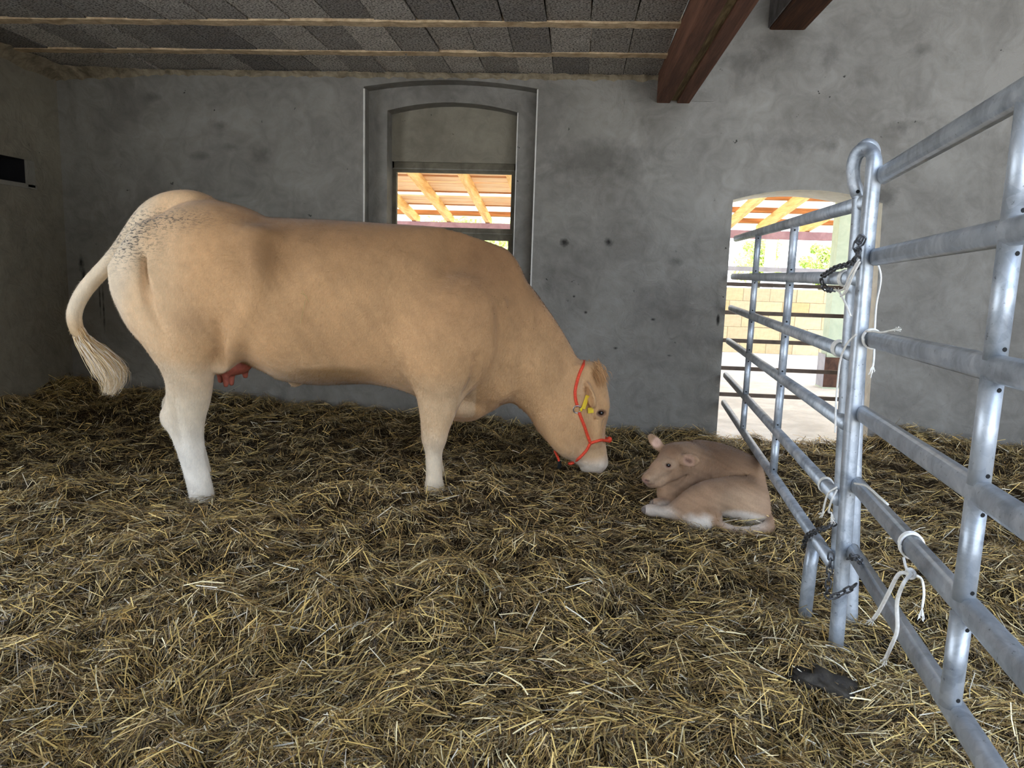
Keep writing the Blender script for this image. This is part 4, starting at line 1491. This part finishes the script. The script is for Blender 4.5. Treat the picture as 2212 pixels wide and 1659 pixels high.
# darker coat on shoulder, neck and back; on the back partly painted shade
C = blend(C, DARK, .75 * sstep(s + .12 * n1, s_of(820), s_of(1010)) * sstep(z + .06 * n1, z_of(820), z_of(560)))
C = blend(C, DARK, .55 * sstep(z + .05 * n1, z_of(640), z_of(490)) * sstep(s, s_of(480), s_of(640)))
C = blend(C, DARK, .35 * np.exp(-(((s - s_of(600)) / .10) ** 2) - ((z - z_of(560)) / .10) ** 2))  # shade of the flank hollow painted into the coat
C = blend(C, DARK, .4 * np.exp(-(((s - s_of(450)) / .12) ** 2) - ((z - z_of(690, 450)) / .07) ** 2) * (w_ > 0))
# paler rump, buttock, belly
C = blend(C, PALE, .9 * sstep(-(s + .10 * n1), -s_of(520), -s_of(330)))
C = blend(C, CREAM, .85 * sstep(-(s + .06 * n1 + .10 * np.clip(1.0 - z, -.6, .3)), -s_of(345), -s_of(285)))
C = blend(C, CREAM, .8 * sstep(-(z + .06 * n1), -z_of(760), -z_of(815)) * sstep(-s, -s_of(720), -s_of(560)))
C = blend(C, PALE, .6 * sstep(-(z + .05 * n1), -z_of(740), -z_of(820)) * sstep(-s, -s_of(960), -s_of(560)))
# legs: cream to white
hind = (s < s_of(520))
C = blend(C, CREAM, hind * sstep(-(z + .05 * n1), -z_of(800, 420), -z_of(880, 420)))
C = blend(C, WHITE, hind * .9 * sstep(-(z + .03 * n1), -z_of(860, 420), -z_of(960, 420)))
frt = (s > s_of(840)) & (s < s_of(1030)) & (np.abs(w_) > .07)
C = blend(C, PALE, frt * .8 * sstep(-(z + .05 * n1), -z_of(790, 940), -z_of(880, 940)))
C = blend(C, CREAM, frt * .95 * sstep(-(z + .04 * n1), -z_of(900, 940), -z_of(985, 940)))
# head: pale muzzle, pinkish fold
hs = (P - cp(1240, 790)) @ unit(aH)
hd = (s > s_of(1150)) & (z < z_of(760, 1250))
C = blend(C, PALE, hd * .5 * sstep(hs, tH(1290, 920), tH(1290, 970)))
C = blend(C, WHITE, hd * .7 * sstep(hs + .035 * n2 - .25 * (s - cp(1290, 990)[0]), tH(1285, 968), tH(1290, 1000)))
C = blend(C, np.array(lin((226, 200, 186))), hd * .5 * sstep(hs, tH(1290, 1006), tH(1290, 1018)))
C = blend(C, PALE, hd * .5 * sstep(-np.linalg.norm((P - cp(1256, 850, .13)) / [.03, .09, .11], axis=1), -1.0, -.4))
# brown staining: belly patch, tail
bp = np.exp(-(((s - s_of(720)) / .24) ** 4)) * sstep(-(z + .02 * n2), -z_of(775), -z_of(795)) * (w_ > .02)
C = blend(C, np.array(lin((150, 112, 62))), .75 * bp)
tl_ = s < s_of(268)
C = blend(C, CREAM, tl_ * .5); C = blend(C, np.array(lin((196, 160, 112))), tl_ * .8 * sstep(-z, -z_of(660, 165), -z_of(720, 165)))
# udder skin region pink
C = blend(C, np.array(lin((206, 150, 120))), .8 * np.exp(-(((s - s_of(505)) / .12) ** 4)) * (np.abs(w_) < .14) * sstep(-z, -z_of(755), -z_of(785)))
# dark rims of the eyes
for sgn in (1, -1):
    e = sd(1298, 892, .105, sgn)
    C = blend(C, np.array(lin((120, 82, 66))), .85 * sstep(-np.linalg.norm((P - e) / [.030, .05, .022], axis=1), -1.25, -.8))
C = C * (1 + .11 * n1 + .12 * n2 + .08 * vnoise3(P, 26, 9) + .06 * vnoise3(P, 55, 19))[:, None]
# dirt flecks on the rump: strength in alpha
dm = np.exp(-(((s - s_of(312)) / .16) ** 2) - ((z - z_of(520, 320)) / .12) ** 2) * 1.05 + .75 * np.exp(-(((s - s_of(400)) / .20) ** 2) - ((z - z_of(478, 400)) / .05) ** 2)
A_ = 1 - np.clip(dm, 0, 1) * (z > z_of(615, 320))
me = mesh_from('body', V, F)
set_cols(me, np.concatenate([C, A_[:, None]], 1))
M['coat'] = m_vcol('cow_coat', .78, .18, dict(stretch=(1.0, 1.0, .35), scale=150, s=.45, d=.004, cm=.30), dirt=True, sheen=.25)
cow = empty('cow', CO, TH)
# local frame of the empty: x along, y away from the viewer side; cow coordinates keep +side towards the photographer
MIR = np.array([1, -1, 1.0])


def cow_part(name, V, F, mat, parent=None, smooth=True):
    F = F[:, ::-1] if isinstance(F, np.ndarray) else [tuple(q)[::-1] for q in F]
    return link(name, mesh_from(name, np.asarray(V) * MIR, F), mat, parent or cow, smooth=smooth)


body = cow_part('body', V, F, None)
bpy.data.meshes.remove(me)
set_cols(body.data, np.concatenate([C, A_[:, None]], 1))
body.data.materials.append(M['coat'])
tag(cow, 'tan cow with cream legs and orange rope halter standing in the straw', 'cow')


def mbp(mb, name, mat, parent=None, smooth=True):
    return cow_part(name, mb.v, mb.f, mat, parent, smooth)


def sphere(c, r, n=16, m_=10):
    v, f = [], []
    r = np.array(r if hasattr(r, '__len__') else [r] * 3)
    for i in range(m_ + 1):
        for k in range(n):
            a, b = math.pi * i / m_, 2 * math.pi * k / n
            v.append(np.array(c) + r * [math.sin(a) * math.cos(b), math.sin(a) * math.sin(b), math.cos(a)])
    for i in range(m_):
        for k in range(n):
            f.append((i * n + k, (i + 1) * n + k, (i + 1) * n + (k + 1) % n, i * n + (k + 1) % n))
    return v, f


M['eye'] = m_simple('dark_eye', (.012, .008, .006), None, 5, .08, spec=.6, bump=0)
for sgn in (1, -1):
    e = sd(1298, 892, .089, sgn)
    v, f = sphere(e, .0185)
    cow_part('eye', v, f, M['eye'])
M['hoof'] = m_simple('hoof_horn', lin((176, 160, 138)), lin((120, 104, 86)), 20, .6)
# udder with teats
M['teat'] = m_simple('pink_teat', lin((186, 104, 84)), lin((146, 76, 62)), 20, .55, bump=.3)
S2 = Sculpt((s_of(440), -.2, z_of(860, 500)), (s_of(560), .24, z_of(730, 500)), .007)
S2.ball(cp(497, 783, .02), (.12, .12, .07), .03)
for u, v, w0 in ((488, 831, .09), (476, 822, .03), (500, 828, .0), (530, 812, -.02)):
    q = cp(u, v, w0)
    S2.cap(q + [0, 0, .10], q + [0, 0, .0], .025, .014, .018)
V2, F2 = S2.mesh()
cow_part('udder', relax(V2, F2, 2), F2, M['teat'])

# hair strands: switch of the tail, poll tuft


def hair(roots, name, mat_cols, parent=None, wd=.0016):
    """roots: list of polylines; each becomes a tapering ribbon with its colour"""
    V, F, C = [], [], []
    for pl, col in zip(roots, mat_cols):
        o = len(V); n = len(pl)
        tdir = unit(pl[-1] - pl[0])
        side = unit(np.cross(tdir, [random.uniform(-.4, .4), 1, random.uniform(-.4, .4)]))
        for i, p in enumerate(pl):
            k = wd * (1 - .85 * i / (n - 1))
            V += [p - side * k, p + side * k]
            C += [(*col, 1), (*col, 1)]
            if i: F.append((o + 2 * i - 2, o + 2 * i - 1, o + 2 * i + 1, o + 2 * i))
    ob = cow_part(name, V, np.array(F), M['hair'], parent, False)
    set_cols(ob.data, C)
    ob['kind'] = 'stuff'
    return ob


M['hair'] = m_vcol('coarse_hair', .5, .3)
MAIN = [np.array(q) for q in spline(cps([(166, 700), (182, 735), (208, 762), (234, 792), (246, 820), (238, 848)]), 4)]
LN = [(160, 690), (166, 712), (185, 742)]
rt, cc = [], []
ha, hb, hc_ = np.array(lin((176, 132, 78))), np.array(lin((214, 186, 140))), np.array(lin((236, 222, 200)))
for k in range(2600):
    a = random.uniform(0, 1)
    ofs = np.array([random.gauss(0, .5), random.gauss(0, .5), random.gauss(0, .3)])
    i0 = int(a * 9)
    spread = lambda q: .014 + .045 * min(1, q * 1.6) * (1 - .55 * max(0, q - .65) / .35)
    pl = []
    m_ = 7
    i1 = min(len(MAIN) - 1, i0 + random.randint(9, 14))
    for j in range(m_):
        q = (i0 + (i1 - i0) * j / (m_ - 1)) / (len(MAIN) - 1)
        f_ = q * (len(MAIN) - 1); ii = min(int(f_), len(MAIN) - 2)
        base = MAIN[ii] * (1 - f_ + ii) + MAIN[ii + 1] * (f_ - ii)
        pl.append(base + ofs * spread(q) + np.random.default_rng(k * 7 + j).normal(0, .0025, 3))
    rt.append(pl)
    tip = i1 / (len(MAIN) - 1)
    c_ = ha if tip < .62 else (hb if random.random() < .45 else hc_)
    if random.random() < .25: c_ = hb
    cc.append(c_ * random.uniform(.75, 1.15))
tag(hair(rt, 'tail_switch', cc, None, .0020), 'brown and white tuft at the tail end')
rt, cc = [], []
for k in range(2600):
    r0 = cp(1284 + random.gauss(0, 6), 800 + random.gauss(0, 8)) + Y1 * random.gauss(.015, .045)
    d = unit(r0 - cp(1270, 830)) * random.uniform(.004, .014)
    L_ = random.uniform(.04, .075)
    dn_ = unit(aH) * .9 + np.array([.10, random.gauss(0, .15), 0])
    pl = [r0, r0 + d * 1.2 + dn_ * L_ * .25, r0 + d * 1.5 + dn_ * L_ * .6, r0 + d * 1.1 + dn_ * L_]
    rt.append(pl); cc.append(np.array(lin((186, 140, 92))) * random.uniform(.7, 1.15))
tag(hair(rt, 'forelock', cc, None, .0016), 'ginger tuft of hair on the poll')
# short coat hair over the whole body, combed back and down
def tri_normals(V, F):
    n = np.cross(V[F[:, 2]] - V[F[:, 0]], V[F[:, 3]] - V[F[:, 1]])
    a = np.linalg.norm(n, axis=1)
    return n / np.maximum(a, 1e-9)[:, None], a


def fur(name, V, F, C, n, length, width, comb, parent, mat, keep=None, jitter=.25, lift=.35, dim=1.0):
    N, A = tri_normals(V, F)
    p = A / A.sum()
    if keep is not None:
        p = p * keep(V[F].mean(1), N); p /= p.sum()
    k = rng.choice(len(F), n, p=p)
    u, v = rng.uniform(0, 1, (2, n, 1))
    q = V[F[k]]
    P0 = (q[:, 0] * (1 - u) + q[:, 1] * u) * (1 - v) + (q[:, 3] * (1 - u) + q[:, 2] * u) * v
    nn = N[k]
    d = comb(P0)
    d = d - nn * (d * nn).sum(1, keepdims=True)
    d /= np.maximum(np.linalg.norm(d, axis=1, keepdims=True), 1e-6)
    d = d + rng.normal(0, jitter, (n, 3)) + nn * lift
    d /= np.linalg.norm(d, axis=1, keepdims=True)
    s_ = np.cross(d, nn); s_ /= np.maximum(np.linalg.norm(s_, axis=1, keepdims=True), 1e-6)
    L_ = (length * rng.uniform(.6, 1.3, (n, 1)))
    VV = np.stack([P0 - s_ * width - nn * .001, P0 + s_ * width - nn * .001, P0 + d * L_], 1).reshape(-1, 3)
    FF = np.arange(n * 3).reshape(-1, 3)
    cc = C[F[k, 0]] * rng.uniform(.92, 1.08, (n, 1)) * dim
    cc = np.repeat(np.concatenate([cc, np.ones((n, 1))], 1), 3, 0)
    NN = np.repeat(nn + .25 * d, 3, 0)
    return VV, FF, cc, NN / np.linalg.norm(NN, axis=1, keepdims=True)


def soft_normals(o, NN):
    """hair is shaded with the direction of the skin under it"""
    me_ = o.data
    me_.polygons.foreach_set('use_smooth', np.ones(len(me_.polygons), bool))
    me_.normals_split_custom_set_from_vertices(NN.tolist())


def comb_cow(P):
    d = np.tile(np.array([-.55, 0, -1.0]), (len(P), 1))
    b = (P[:, 0] > s_of(480)) & (P[:, 2] > z_of(760))
    d[b] = [-.8, 0, -.6]
    return d


VV, FF, cc, NN = fur('fur', Vc, F, C, 130000, .013, .0011, comb_cow, cow, None, keep=lambda c, n: (n[:, 1] > -.35) * 1.0)
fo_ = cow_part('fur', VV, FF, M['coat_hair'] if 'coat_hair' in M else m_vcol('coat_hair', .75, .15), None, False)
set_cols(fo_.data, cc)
soft_normals(fo_, NN * MIR)
fo_['kind'] = 'stuff'

# ------------------------------------------------------------------ halter and ear tags
M['rope'] = m_simple('orange_rope', lin((244, 88, 52)), lin((214, 60, 40)), 120, .6, bump=.6, fine=260, bd=.003)
M['ring'] = m_simple('steel_ring', lin((190, 190, 192)), lin((120, 120, 124)), 30, .3, .9, 0)
M['tag'] = m_simple('yellow_tag', lin((244, 214, 40)), lin((226, 190, 30)), 20, .45, bump=.05)
# nearest surface along the side direction
from mathutils.bvhtree import BVHTree
BV = BVHTree.FromPolygons([Vector(p) for p in Vc], [tuple(int(i) for i in q) for q in F])


def skin(u, v, lift=.004, guess=.12):
    """point of the near flank under photo pixel (u, v), in cow coordinates"""
    d = CB @ ray(u, v); o = CB @ (EYE - CO)
    h, n, _, _ = BV.ray_cast(Vector(o), Vector(d))
    if h is None or (h - Vector(cp(u, v, guess))).length > .5:
        return cp(u, v, 0.0)
    h, n = np.array(h), np.array(n)
    if np.dot(n, d) > 0: n = -n
    return h + n * lift


halter = tag(empty('halter'), 'orange rope halter'); halter.parent = cow


def rope(pts, name='strap', r=.0075, par=None, mat=None):
    mb = MB()
    P = spline(pts, 5)
    mb.tube(P, r, 10)
    return mbp(mb, name, mat or M['rope'], par or halter)


MIRS = np.array([1, -1, 1.0])
cheek = [skin(u, v) for u, v in ((1259, 791), (1252, 806), (1246, 825), (1242, 845), (1243, 862), (1247, 878))]
nape = cp(1262, 783) + [0, 0, .006]
rope([nape] + cheek, 'crown_rope', .0085)
rope([nape] + [q * MIRS for q in cheek], 'crown_rope', .0085)
c_lo = [skin(u, v) for u, v in ((1250, 890), (1256, 905), (1262, 920), (1268, 938), (1275, 956))]
rope(c_lo, 'cheek_rope', .0085); rope([q * MIRS for q in c_lo], 'cheek_rope', .0085)
nose_f = [skin(u, v) for u, v in ((1275, 957), (1287, 953), (1298, 950))]
tipn = cp(1311, 951) + [.006, 0, 0]
rope(nose_f + [tipn] + [q * MIRS for q in nose_f[::-1]], 'nose_rope', .0085)
chin = [skin(u, v) for u, v in ((1275, 957), (1268, 970), (1258, 982), (1248, 991), (1240, 998))]
chb = cp(1234, 997) + np.array([-.012, 0, -.012])
rope(chin + [chb] + [q * MIRS for q in chin[::-1]], 'chin_rope', .0085)
v, f = sphere(tipn + [.008, 0, .004], (.016, .016, .018)); cow_part('nose_knot', v, f, M['rope'], halter)
rg = skin(1246, 884, .006)
mb = MB()
mb.tube([rg + np.array([.021 * math.cos(a), .004 * math.sin(a), .021 * math.sin(a)]) for a in np.linspace(0, 2 * math.pi, 25)], .0038, 8, False, up=(0, 1, 0))
mbp(mb, 'ring', M['ring'], halter)
# loose end of the rope under the jaw
mb = MB(); mb.tube(spline([cp(1198, 974, .0), cp(1202, 982, .02), cp(1206, 990, .02), cp(1208, 998, .02)], 4), .007, 8); mbp(mb, 'loose_end', M['rope'], halter)
mb = MB(); mb.tube([cp(1208, 996, .02), cp(1209, 1004, .02), cp(1206, 1012, .02)], [.011, .012, .008], 8); mbp(mb, 'loose_end_tip', M['hole'], halter)
et = skin(1264, 868, .012)
for (u, v, lx, lz, tilt) in ((1263, 868, .011, .040, .28), (1274, 885, .016, .016, -.15)):
    c = skin(u, v, .014)
    mb = MB().box((-lx, -.002, -lz), (lx, .002, lz), .0015)
    R_ = np.array([[math.cos(tilt), 0, math.sin(tilt)], [0, 1, 0], [-math.sin(tilt), 0, math.cos(tilt)]])
    mb.v = [R_ @ np.array(p) + c for p in mb.v]
    o = mbp(mb, 'ear_tag', M['tag'], None, False)
v, f = sphere(skin(1254, 884, .012), (.008, .006, .012), 8, 6); cow_part('tag_stud', v, f, M['tag'])
# straws caught on the flank
sm = MB()
for (a, b) in (((653, 628), (668, 653)), ((660, 648), (649, 698)), ((650, 634), (662, 640))):
    sm.tube([skin(*a, .006, .35), skin(*b, .006, .35)], .0016, 5)
for (P_) in ([(288, 655), (291, 680), (287, 716)], [(284, 652), (291, 657), (295, 690)], [(293, 668), (296, 700), (290, 730)]):
    sm.tube(spline([cp(u, v, .02) for u, v in P_], 4), .0013, 5)
mbp(sm, 'caught_straw', m_simple('caught_straw', lin((206, 176, 118)), None, 30, .7), None, False)['kind'] = 'stuff'
# ------------------------------------------------------------------ the calf
def K(u, v, y):
    return on_y(u, v, y)


KO = np.array([.66, 3.95, 0.0])
S = Sculpt((.28, 3.45, -.08), (1.06, 4.5, .56), .0066)
# trunk: rump (near right) -> withers (further left)
S.chain([K(1640, 1085, 3.95), K(1612, 1055, 4.04), K(1575, 1042, 4.12), K(1535, 1030, 4.16), K(1500, 1028, 4.12), K(1478, 1035, 4.06)], [.115, .145, .165, .16, .135, .10], .05, n=3)
# back line
S.chain([K(1655, 1070, 3.98), K(1632, 1036, 4.09), K(1600, 1012, 4.16), K(1560, 992, 4.2), K(1520, 982, 4.2), K(1490, 982, 4.16)], [.06, .055, .052, .05, .05, .055], .06, n=3)
# neck and chest
S.chain([K(1500, 1000, 4.12), K(1484, 995, 4.04), K(1466, 992, 3.97)], [.085, .08, .07], .05)
S.chain([K(1480, 1040, 4.02), K(1460, 1060, 3.98), K(1448, 1066, 3.95)], [.085, .065, .05], .05)
# head: cranium, forehead, face, jaw, muzzle
S.ball(K(1458, 982, 3.94), (.068, .075, .062), .03)
S.cap(K(1450, 986, 3.925), K(1422, 1014, 3.85), .058, .042, .03)
S.cap(K(1424, 1012, 3.852), K(1402, 1032, 3.80), .040, .031, .02)
S.ball(K(1399, 1034, 3.795), (.030, .036, .026), .015)
S.ball(K(1405, 1044, 3.80), (.026, .028, .018), .012)
S.cap(K(1462, 1012, 3.925), K(1420, 1042, 3.84), .048, .026, .03)
S.cap(K(1424, 1041, 3.845), K(1408, 1045, 3.81), .026, .020, .02)
S.ball(K(1456, 1012, 3.89), (.04, .03, .045), .03)
S.chain([K(1433, 1000, 3.853), K(1441, 996, 3.848), K(1452, 999, 3.86)], [.008, .012, .008], .015)
S.chain([K(1434, 1010, 3.845), K(1443, 1014, 3.842), K(1452, 1010, 3.852)], [.006, .008, .006], .012)
S.ball(K(1443, 1005, 3.832), (.017, .012, .012), .006, cut=True)
S.ball(K(1397, 1033, 3.762), (.008, .012, .007), .006, cut=True)
S.chain([K(1392, 1043, 3.772), K(1402, 1045, 3.772), K(1414, 1043, 3.79)], [.002, .003, .002], .006, cut=True)


def ear(base, tip, wd, face, tk=.010):
    base, tip = np.array(base), np.array(tip)
    d = unit(tip - base); n_ = unit(np.array(face) - d * np.dot(face, d)); t_ = np.cross(n_, d)
    rot = np.stack([d, t_, n_], 1)
    L_ = np.linalg.norm(tip - base) / 2
    S.ball((base + tip) / 2, (L_ * 1.08, wd, tk), .012, rot)
    S.ball((base + tip) / 2 + n_ * tk * 1.1 + d * L_ * .1, (L_ * .75, wd * .62, tk * .9), .008, rot, cut=True)


ear(K(1466, 992, 3.875), K(1510, 996, 3.765), .038, (-.5, -.8, .25), .014)
ear(K(1432, 974, 3.95), K(1401, 938, 3.99), .034, (-.35, -1, .1), .011)
# near hind leg: haunch, shank, hock, cannon, hoof
hd_ = unit(K(1500, 1075, 3.82) - K(1650, 1095, 3.84))
hn_ = unit(np.cross(hd_, (0, -1, .2))); hr_ = np.stack([hd_, np.cross(hn_, hd_), hn_], 1)
S.ball(K(1592, 1076, 3.86), (.175, .10, .115), .05, hr_)
S.ball(K(1632, 1100, 3.84), (.105, .10, .095), .05)
S.chain([K(1545, 1072, 3.82), K(1505, 1084, 3.79), K(1476, 1100, 3.765), K(1462, 1106, 3.755)], [.085, .062, .043, .034], .04)
S.chain([K(1462, 1106, 3.755), K(1440, 1106, 3.75), K(1415, 1103, 3.75), K(1400, 1101, 3.75)], [.030, .024, .021, .024], .02)
# other hind leg under the belly, pale
S.chain([K(1540, 1118, 3.72), K(1512, 1120, 3.715), K(1496, 1124, 3.71)], [.045, .044, .034], .03)
S.chain([K(1498, 1130, 3.70), K(1518, 1133, 3.69), K(1532, 1133, 3.69)], [.022, .021, .018], .02)
# forelegs tucked in front of the chest
S.chain([K(1468, 1072, 3.93), K(1448, 1090, 3.89), K(1430, 1089, 3.88), K(1416, 1087, 3.88)], [.042, .026, .022, .021], .02)
# tail round the rump
S.chain([K(1676, 1100, 3.83), K(1676, 1122, 3.74), K(1660, 1138, 3.69), K(1630, 1148, 3.665), K(1596, 1148, 3.66), K(1566, 1139, 3.67), K(1546, 1126, 3.68)], [.034, .031, .029, .026, .022, .018, .015], .015, n=3)
# hip, shoulder, creases
S.ball(K(1634, 1046, 3.95), (.035, .03, .03), .05)
S.ball(K(1512, 1003, 4.03), (.05, .04, .05), .06)
for q in range(5):
    S.chain([K(1548 + q * 17, 1000 + q * 7, 4.075 - q * .006), K(1540 + q * 15, 1014 + q * 6, 4.03), K(1530 + q * 13, 1024 + q * 5, 4.01)], [.010, .013, .010], .03)
S.chain([K(1652, 1050, 3.93), K(1600, 1028, 3.93), K(1550, 1034, 3.93), K(1510, 1048, 3.93), K(1484, 1072, 3.91)], [.006, .010, .012, .012, .008], .03, cut=True)
S.chain([K(1480, 1005, 3.95), K(1478, 1025, 3.93), K(1462, 1046, 3.9)], [.004, .008, .004], .02, cut=True)
S.blur(1)
V, F = S.mesh()
V = relax(V, F, 2)
pxl = (V - EYE) @ RC.T
KU = PW / 2 + FPX * pxl[:, 0] / pxl[:, 2]; KV = PH / 2 + FPX * pxl[:, 1] / pxl[:, 2]
n1, n2 = vnoise3(V, 7, 31), vnoise3(V, 22, 32)
base, pale, white, dk, pink = [np.array(lin(q)) for q in ((172, 138, 108), (198, 168, 138), (236, 226, 212), (116, 84, 60), (172, 130, 114))]
C = np.tile(base, (len(V), 1))
D_ = lambda p, r: np.linalg.norm((V - np.array(p)) / np.array(r), axis=1)
n1, n2 = vnoise3(V, 7, 31), vnoise3(V, 22, 32)
C = blend(C, dk, .6 * sstep(V[:, 2] + .03 * n1, .17, .30) * sstep(V[:, 1], 3.9, 4.1))
C = blend(C, pale, .7 * sstep(-D_(K(1592, 1085, 3.80), (.2, .16, .10)), -1.1, -.5))
C = blend(C, white, .85 * sstep(-D_(K(1600, 1126, 3.74), (.16, .12, .055)), -1.15, -.6))
C = blend(C, white, sstep(-D_(K(1510, 1126, 3.70), (.08, .07, .05)) + .25 * n2, -1.25, -.6))
C = blend(C, white, .7 * sstep(-D_(K(1415, 1104, 3.75), (.15, .07, .06)) + .3 * n2, -1.3, -.3))
C = blend(C, white, .5 * sstep(-D_(K(1432, 1090, 3.88), (.07, .05, .03)), -1.2, -.6))
C = blend(C, pale, .8 * sstep(-D_(K(1445, 1003, 3.85), (.05, .06, .03)), -1.2, -.5))
C = blend(C, pale, .6 * sstep(-D_(K(1425, 1030, 3.82), (.06, .08, .05)), -1.2, -.5))
C = blend(C, pale, .7 * sstep(-D_(K(1408, 1036, 3.79), (.035, .06, .030)) + .2 * n2, -1.15, -.6))
C = blend(C, pink, .8 * sstep(-D_(K(1393, 1040, 3.78), (.022, .05, .024)), -1.1, -.6))
C = blend(C, dk, .65 * sstep(-D_(K(1452, 972, 3.90), (.07, .08, .045)) + .3 * n2, -1.2, -.5))
C = blend(C, dk, .35 * sstep(-D_(K(1530, 1010, 4.05), (.16, .12, .07)) + .5 * n2, -1.2, -.4))
C = blend(C, np.array(lin((198, 160, 138))), .7 * sstep(-D_(K(1491, 995, 3.815), (.045, .05, .034)), -1.1, -.7))
C = blend(C, np.array(lin((112, 78, 66))), .8 * sstep(-D_(K(1488, 994, 3.83), (.030, .05, .015)) + .25 * n2, -1.1, -.4))  # cavity of the near ear darkened, its shade painted in
C = blend(C, np.array(lin((212, 176, 156))), .9 * sstep(-D_(K(1416, 956, 3.95), (.035, .03, .035)), -1.1, -.7))
C = blend(C, np.array(lin((70, 44, 40))), .9 * sstep(-D_(K(1398, 1037, 3.77), (.012, .03, .005)), -1.3, -.8))
C = blend(C, np.array(lin((120, 84, 74))), .7 * sstep(-D_(K(1404, 1046, 3.775), (.022, .03, .004)), -1.3, -.8))
C = blend(C, np.array(lin((138, 84, 76))), .8 * sstep(-D_(K(1443, 1006, 3.842), (.018, .02, .012)), -1.15, -.8))
wv = vnoise(V[:, 0] * 1.0 + V[:, 2] * 2.2, V[:, 1] * .5 + V[:, 2] * .3, 38, 77)
C = C * (1 + .12 * n1 + .12 * n2 + .09 * wv)[:, None]
calf = tag(empty('calf', KO), 'newborn light brown calf lying curled up in the straw by the gate', 'calf')
M['calf_coat'] = m_vcol('calf_coat', .75, .2, dict(stretch=(1, 1, .5), scale=130, s=.6, d=.004, cm=.35), sheen=.2)
cb = link('body', mesh_from('body', V - KO, F), M['calf_coat'], calf, smooth=True)
set_cols(cb.data, np.concatenate([C, np.ones((len(C), 1))], 1))
v, f = sphere(K(1443, 1005, 3.846) - KO, (.0155, .012, .0125), 12, 8); link('eye', mesh_from('eye', v, f), M['eye'], calf, smooth=True)
for (u, v_, y, r) in ((1397, 1101, 3.75, .024), (1413, 1087, 3.88, .021)):
    v, f = sphere(K(u, v_, y) - KO, (r * 1.25, r, r * .95), 12, 8); link('hoof', mesh_from('hoof', v, f), m_simple('small_hoof', lin((150, 138, 128)), lin((96, 86, 80)), 20, .6), calf, smooth=True)
VV, FF, cc, NN = fur('fur', V, F, C, 42000, .011, .0009, lambda P: np.tile(np.array([.8, .3, -.6]), (len(P), 1)), calf, None, keep=lambda c, n: (n[:, 1] < .4) * 1.0, jitter=.4)
o = link('fur', mesh_from('fur', VV - KO, FF), m_vcol('calf_hair', .75, .15), calf); set_cols(o.data, cc); o['kind'] = 'stuff'
soft_normals(o, NN)
# brown tuft of its tail
rt = []
V3, F3, C3 = [], [], []
for k in range(500):
    p = K(1548, 1127, 3.68) + rng.normal(0, .008, 3)
    e = K(1524, 1106, 3.70) + rng.normal(0, .014, 3)
    mid = (p + e) / 2 + rng.normal(0, .006, 3) + np.array([-.008, 0, -.01])
    s_ = unit(np.cross(e - p, rng.normal(size=3))) * .0014
    o_ = len(V3)
    V3 += [p - s_, p + s_, mid - s_, mid + s_, e]
    F3 += [(o_, o_ + 1, o_ + 3, o_ + 2), (o_ + 2, o_ + 3, o_ + 4)]
    c_ = np.array(lin((156, 122, 84))) * random.uniform(.7, 1.15)
    C3 += [(*c_, 1)] * 5
o = link('tail_tuft', mesh_from('tail_tuft', np.array(V3) - KO, F3), M['hair'], calf); set_cols(o.data, C3); o['kind'] = 'stuff'
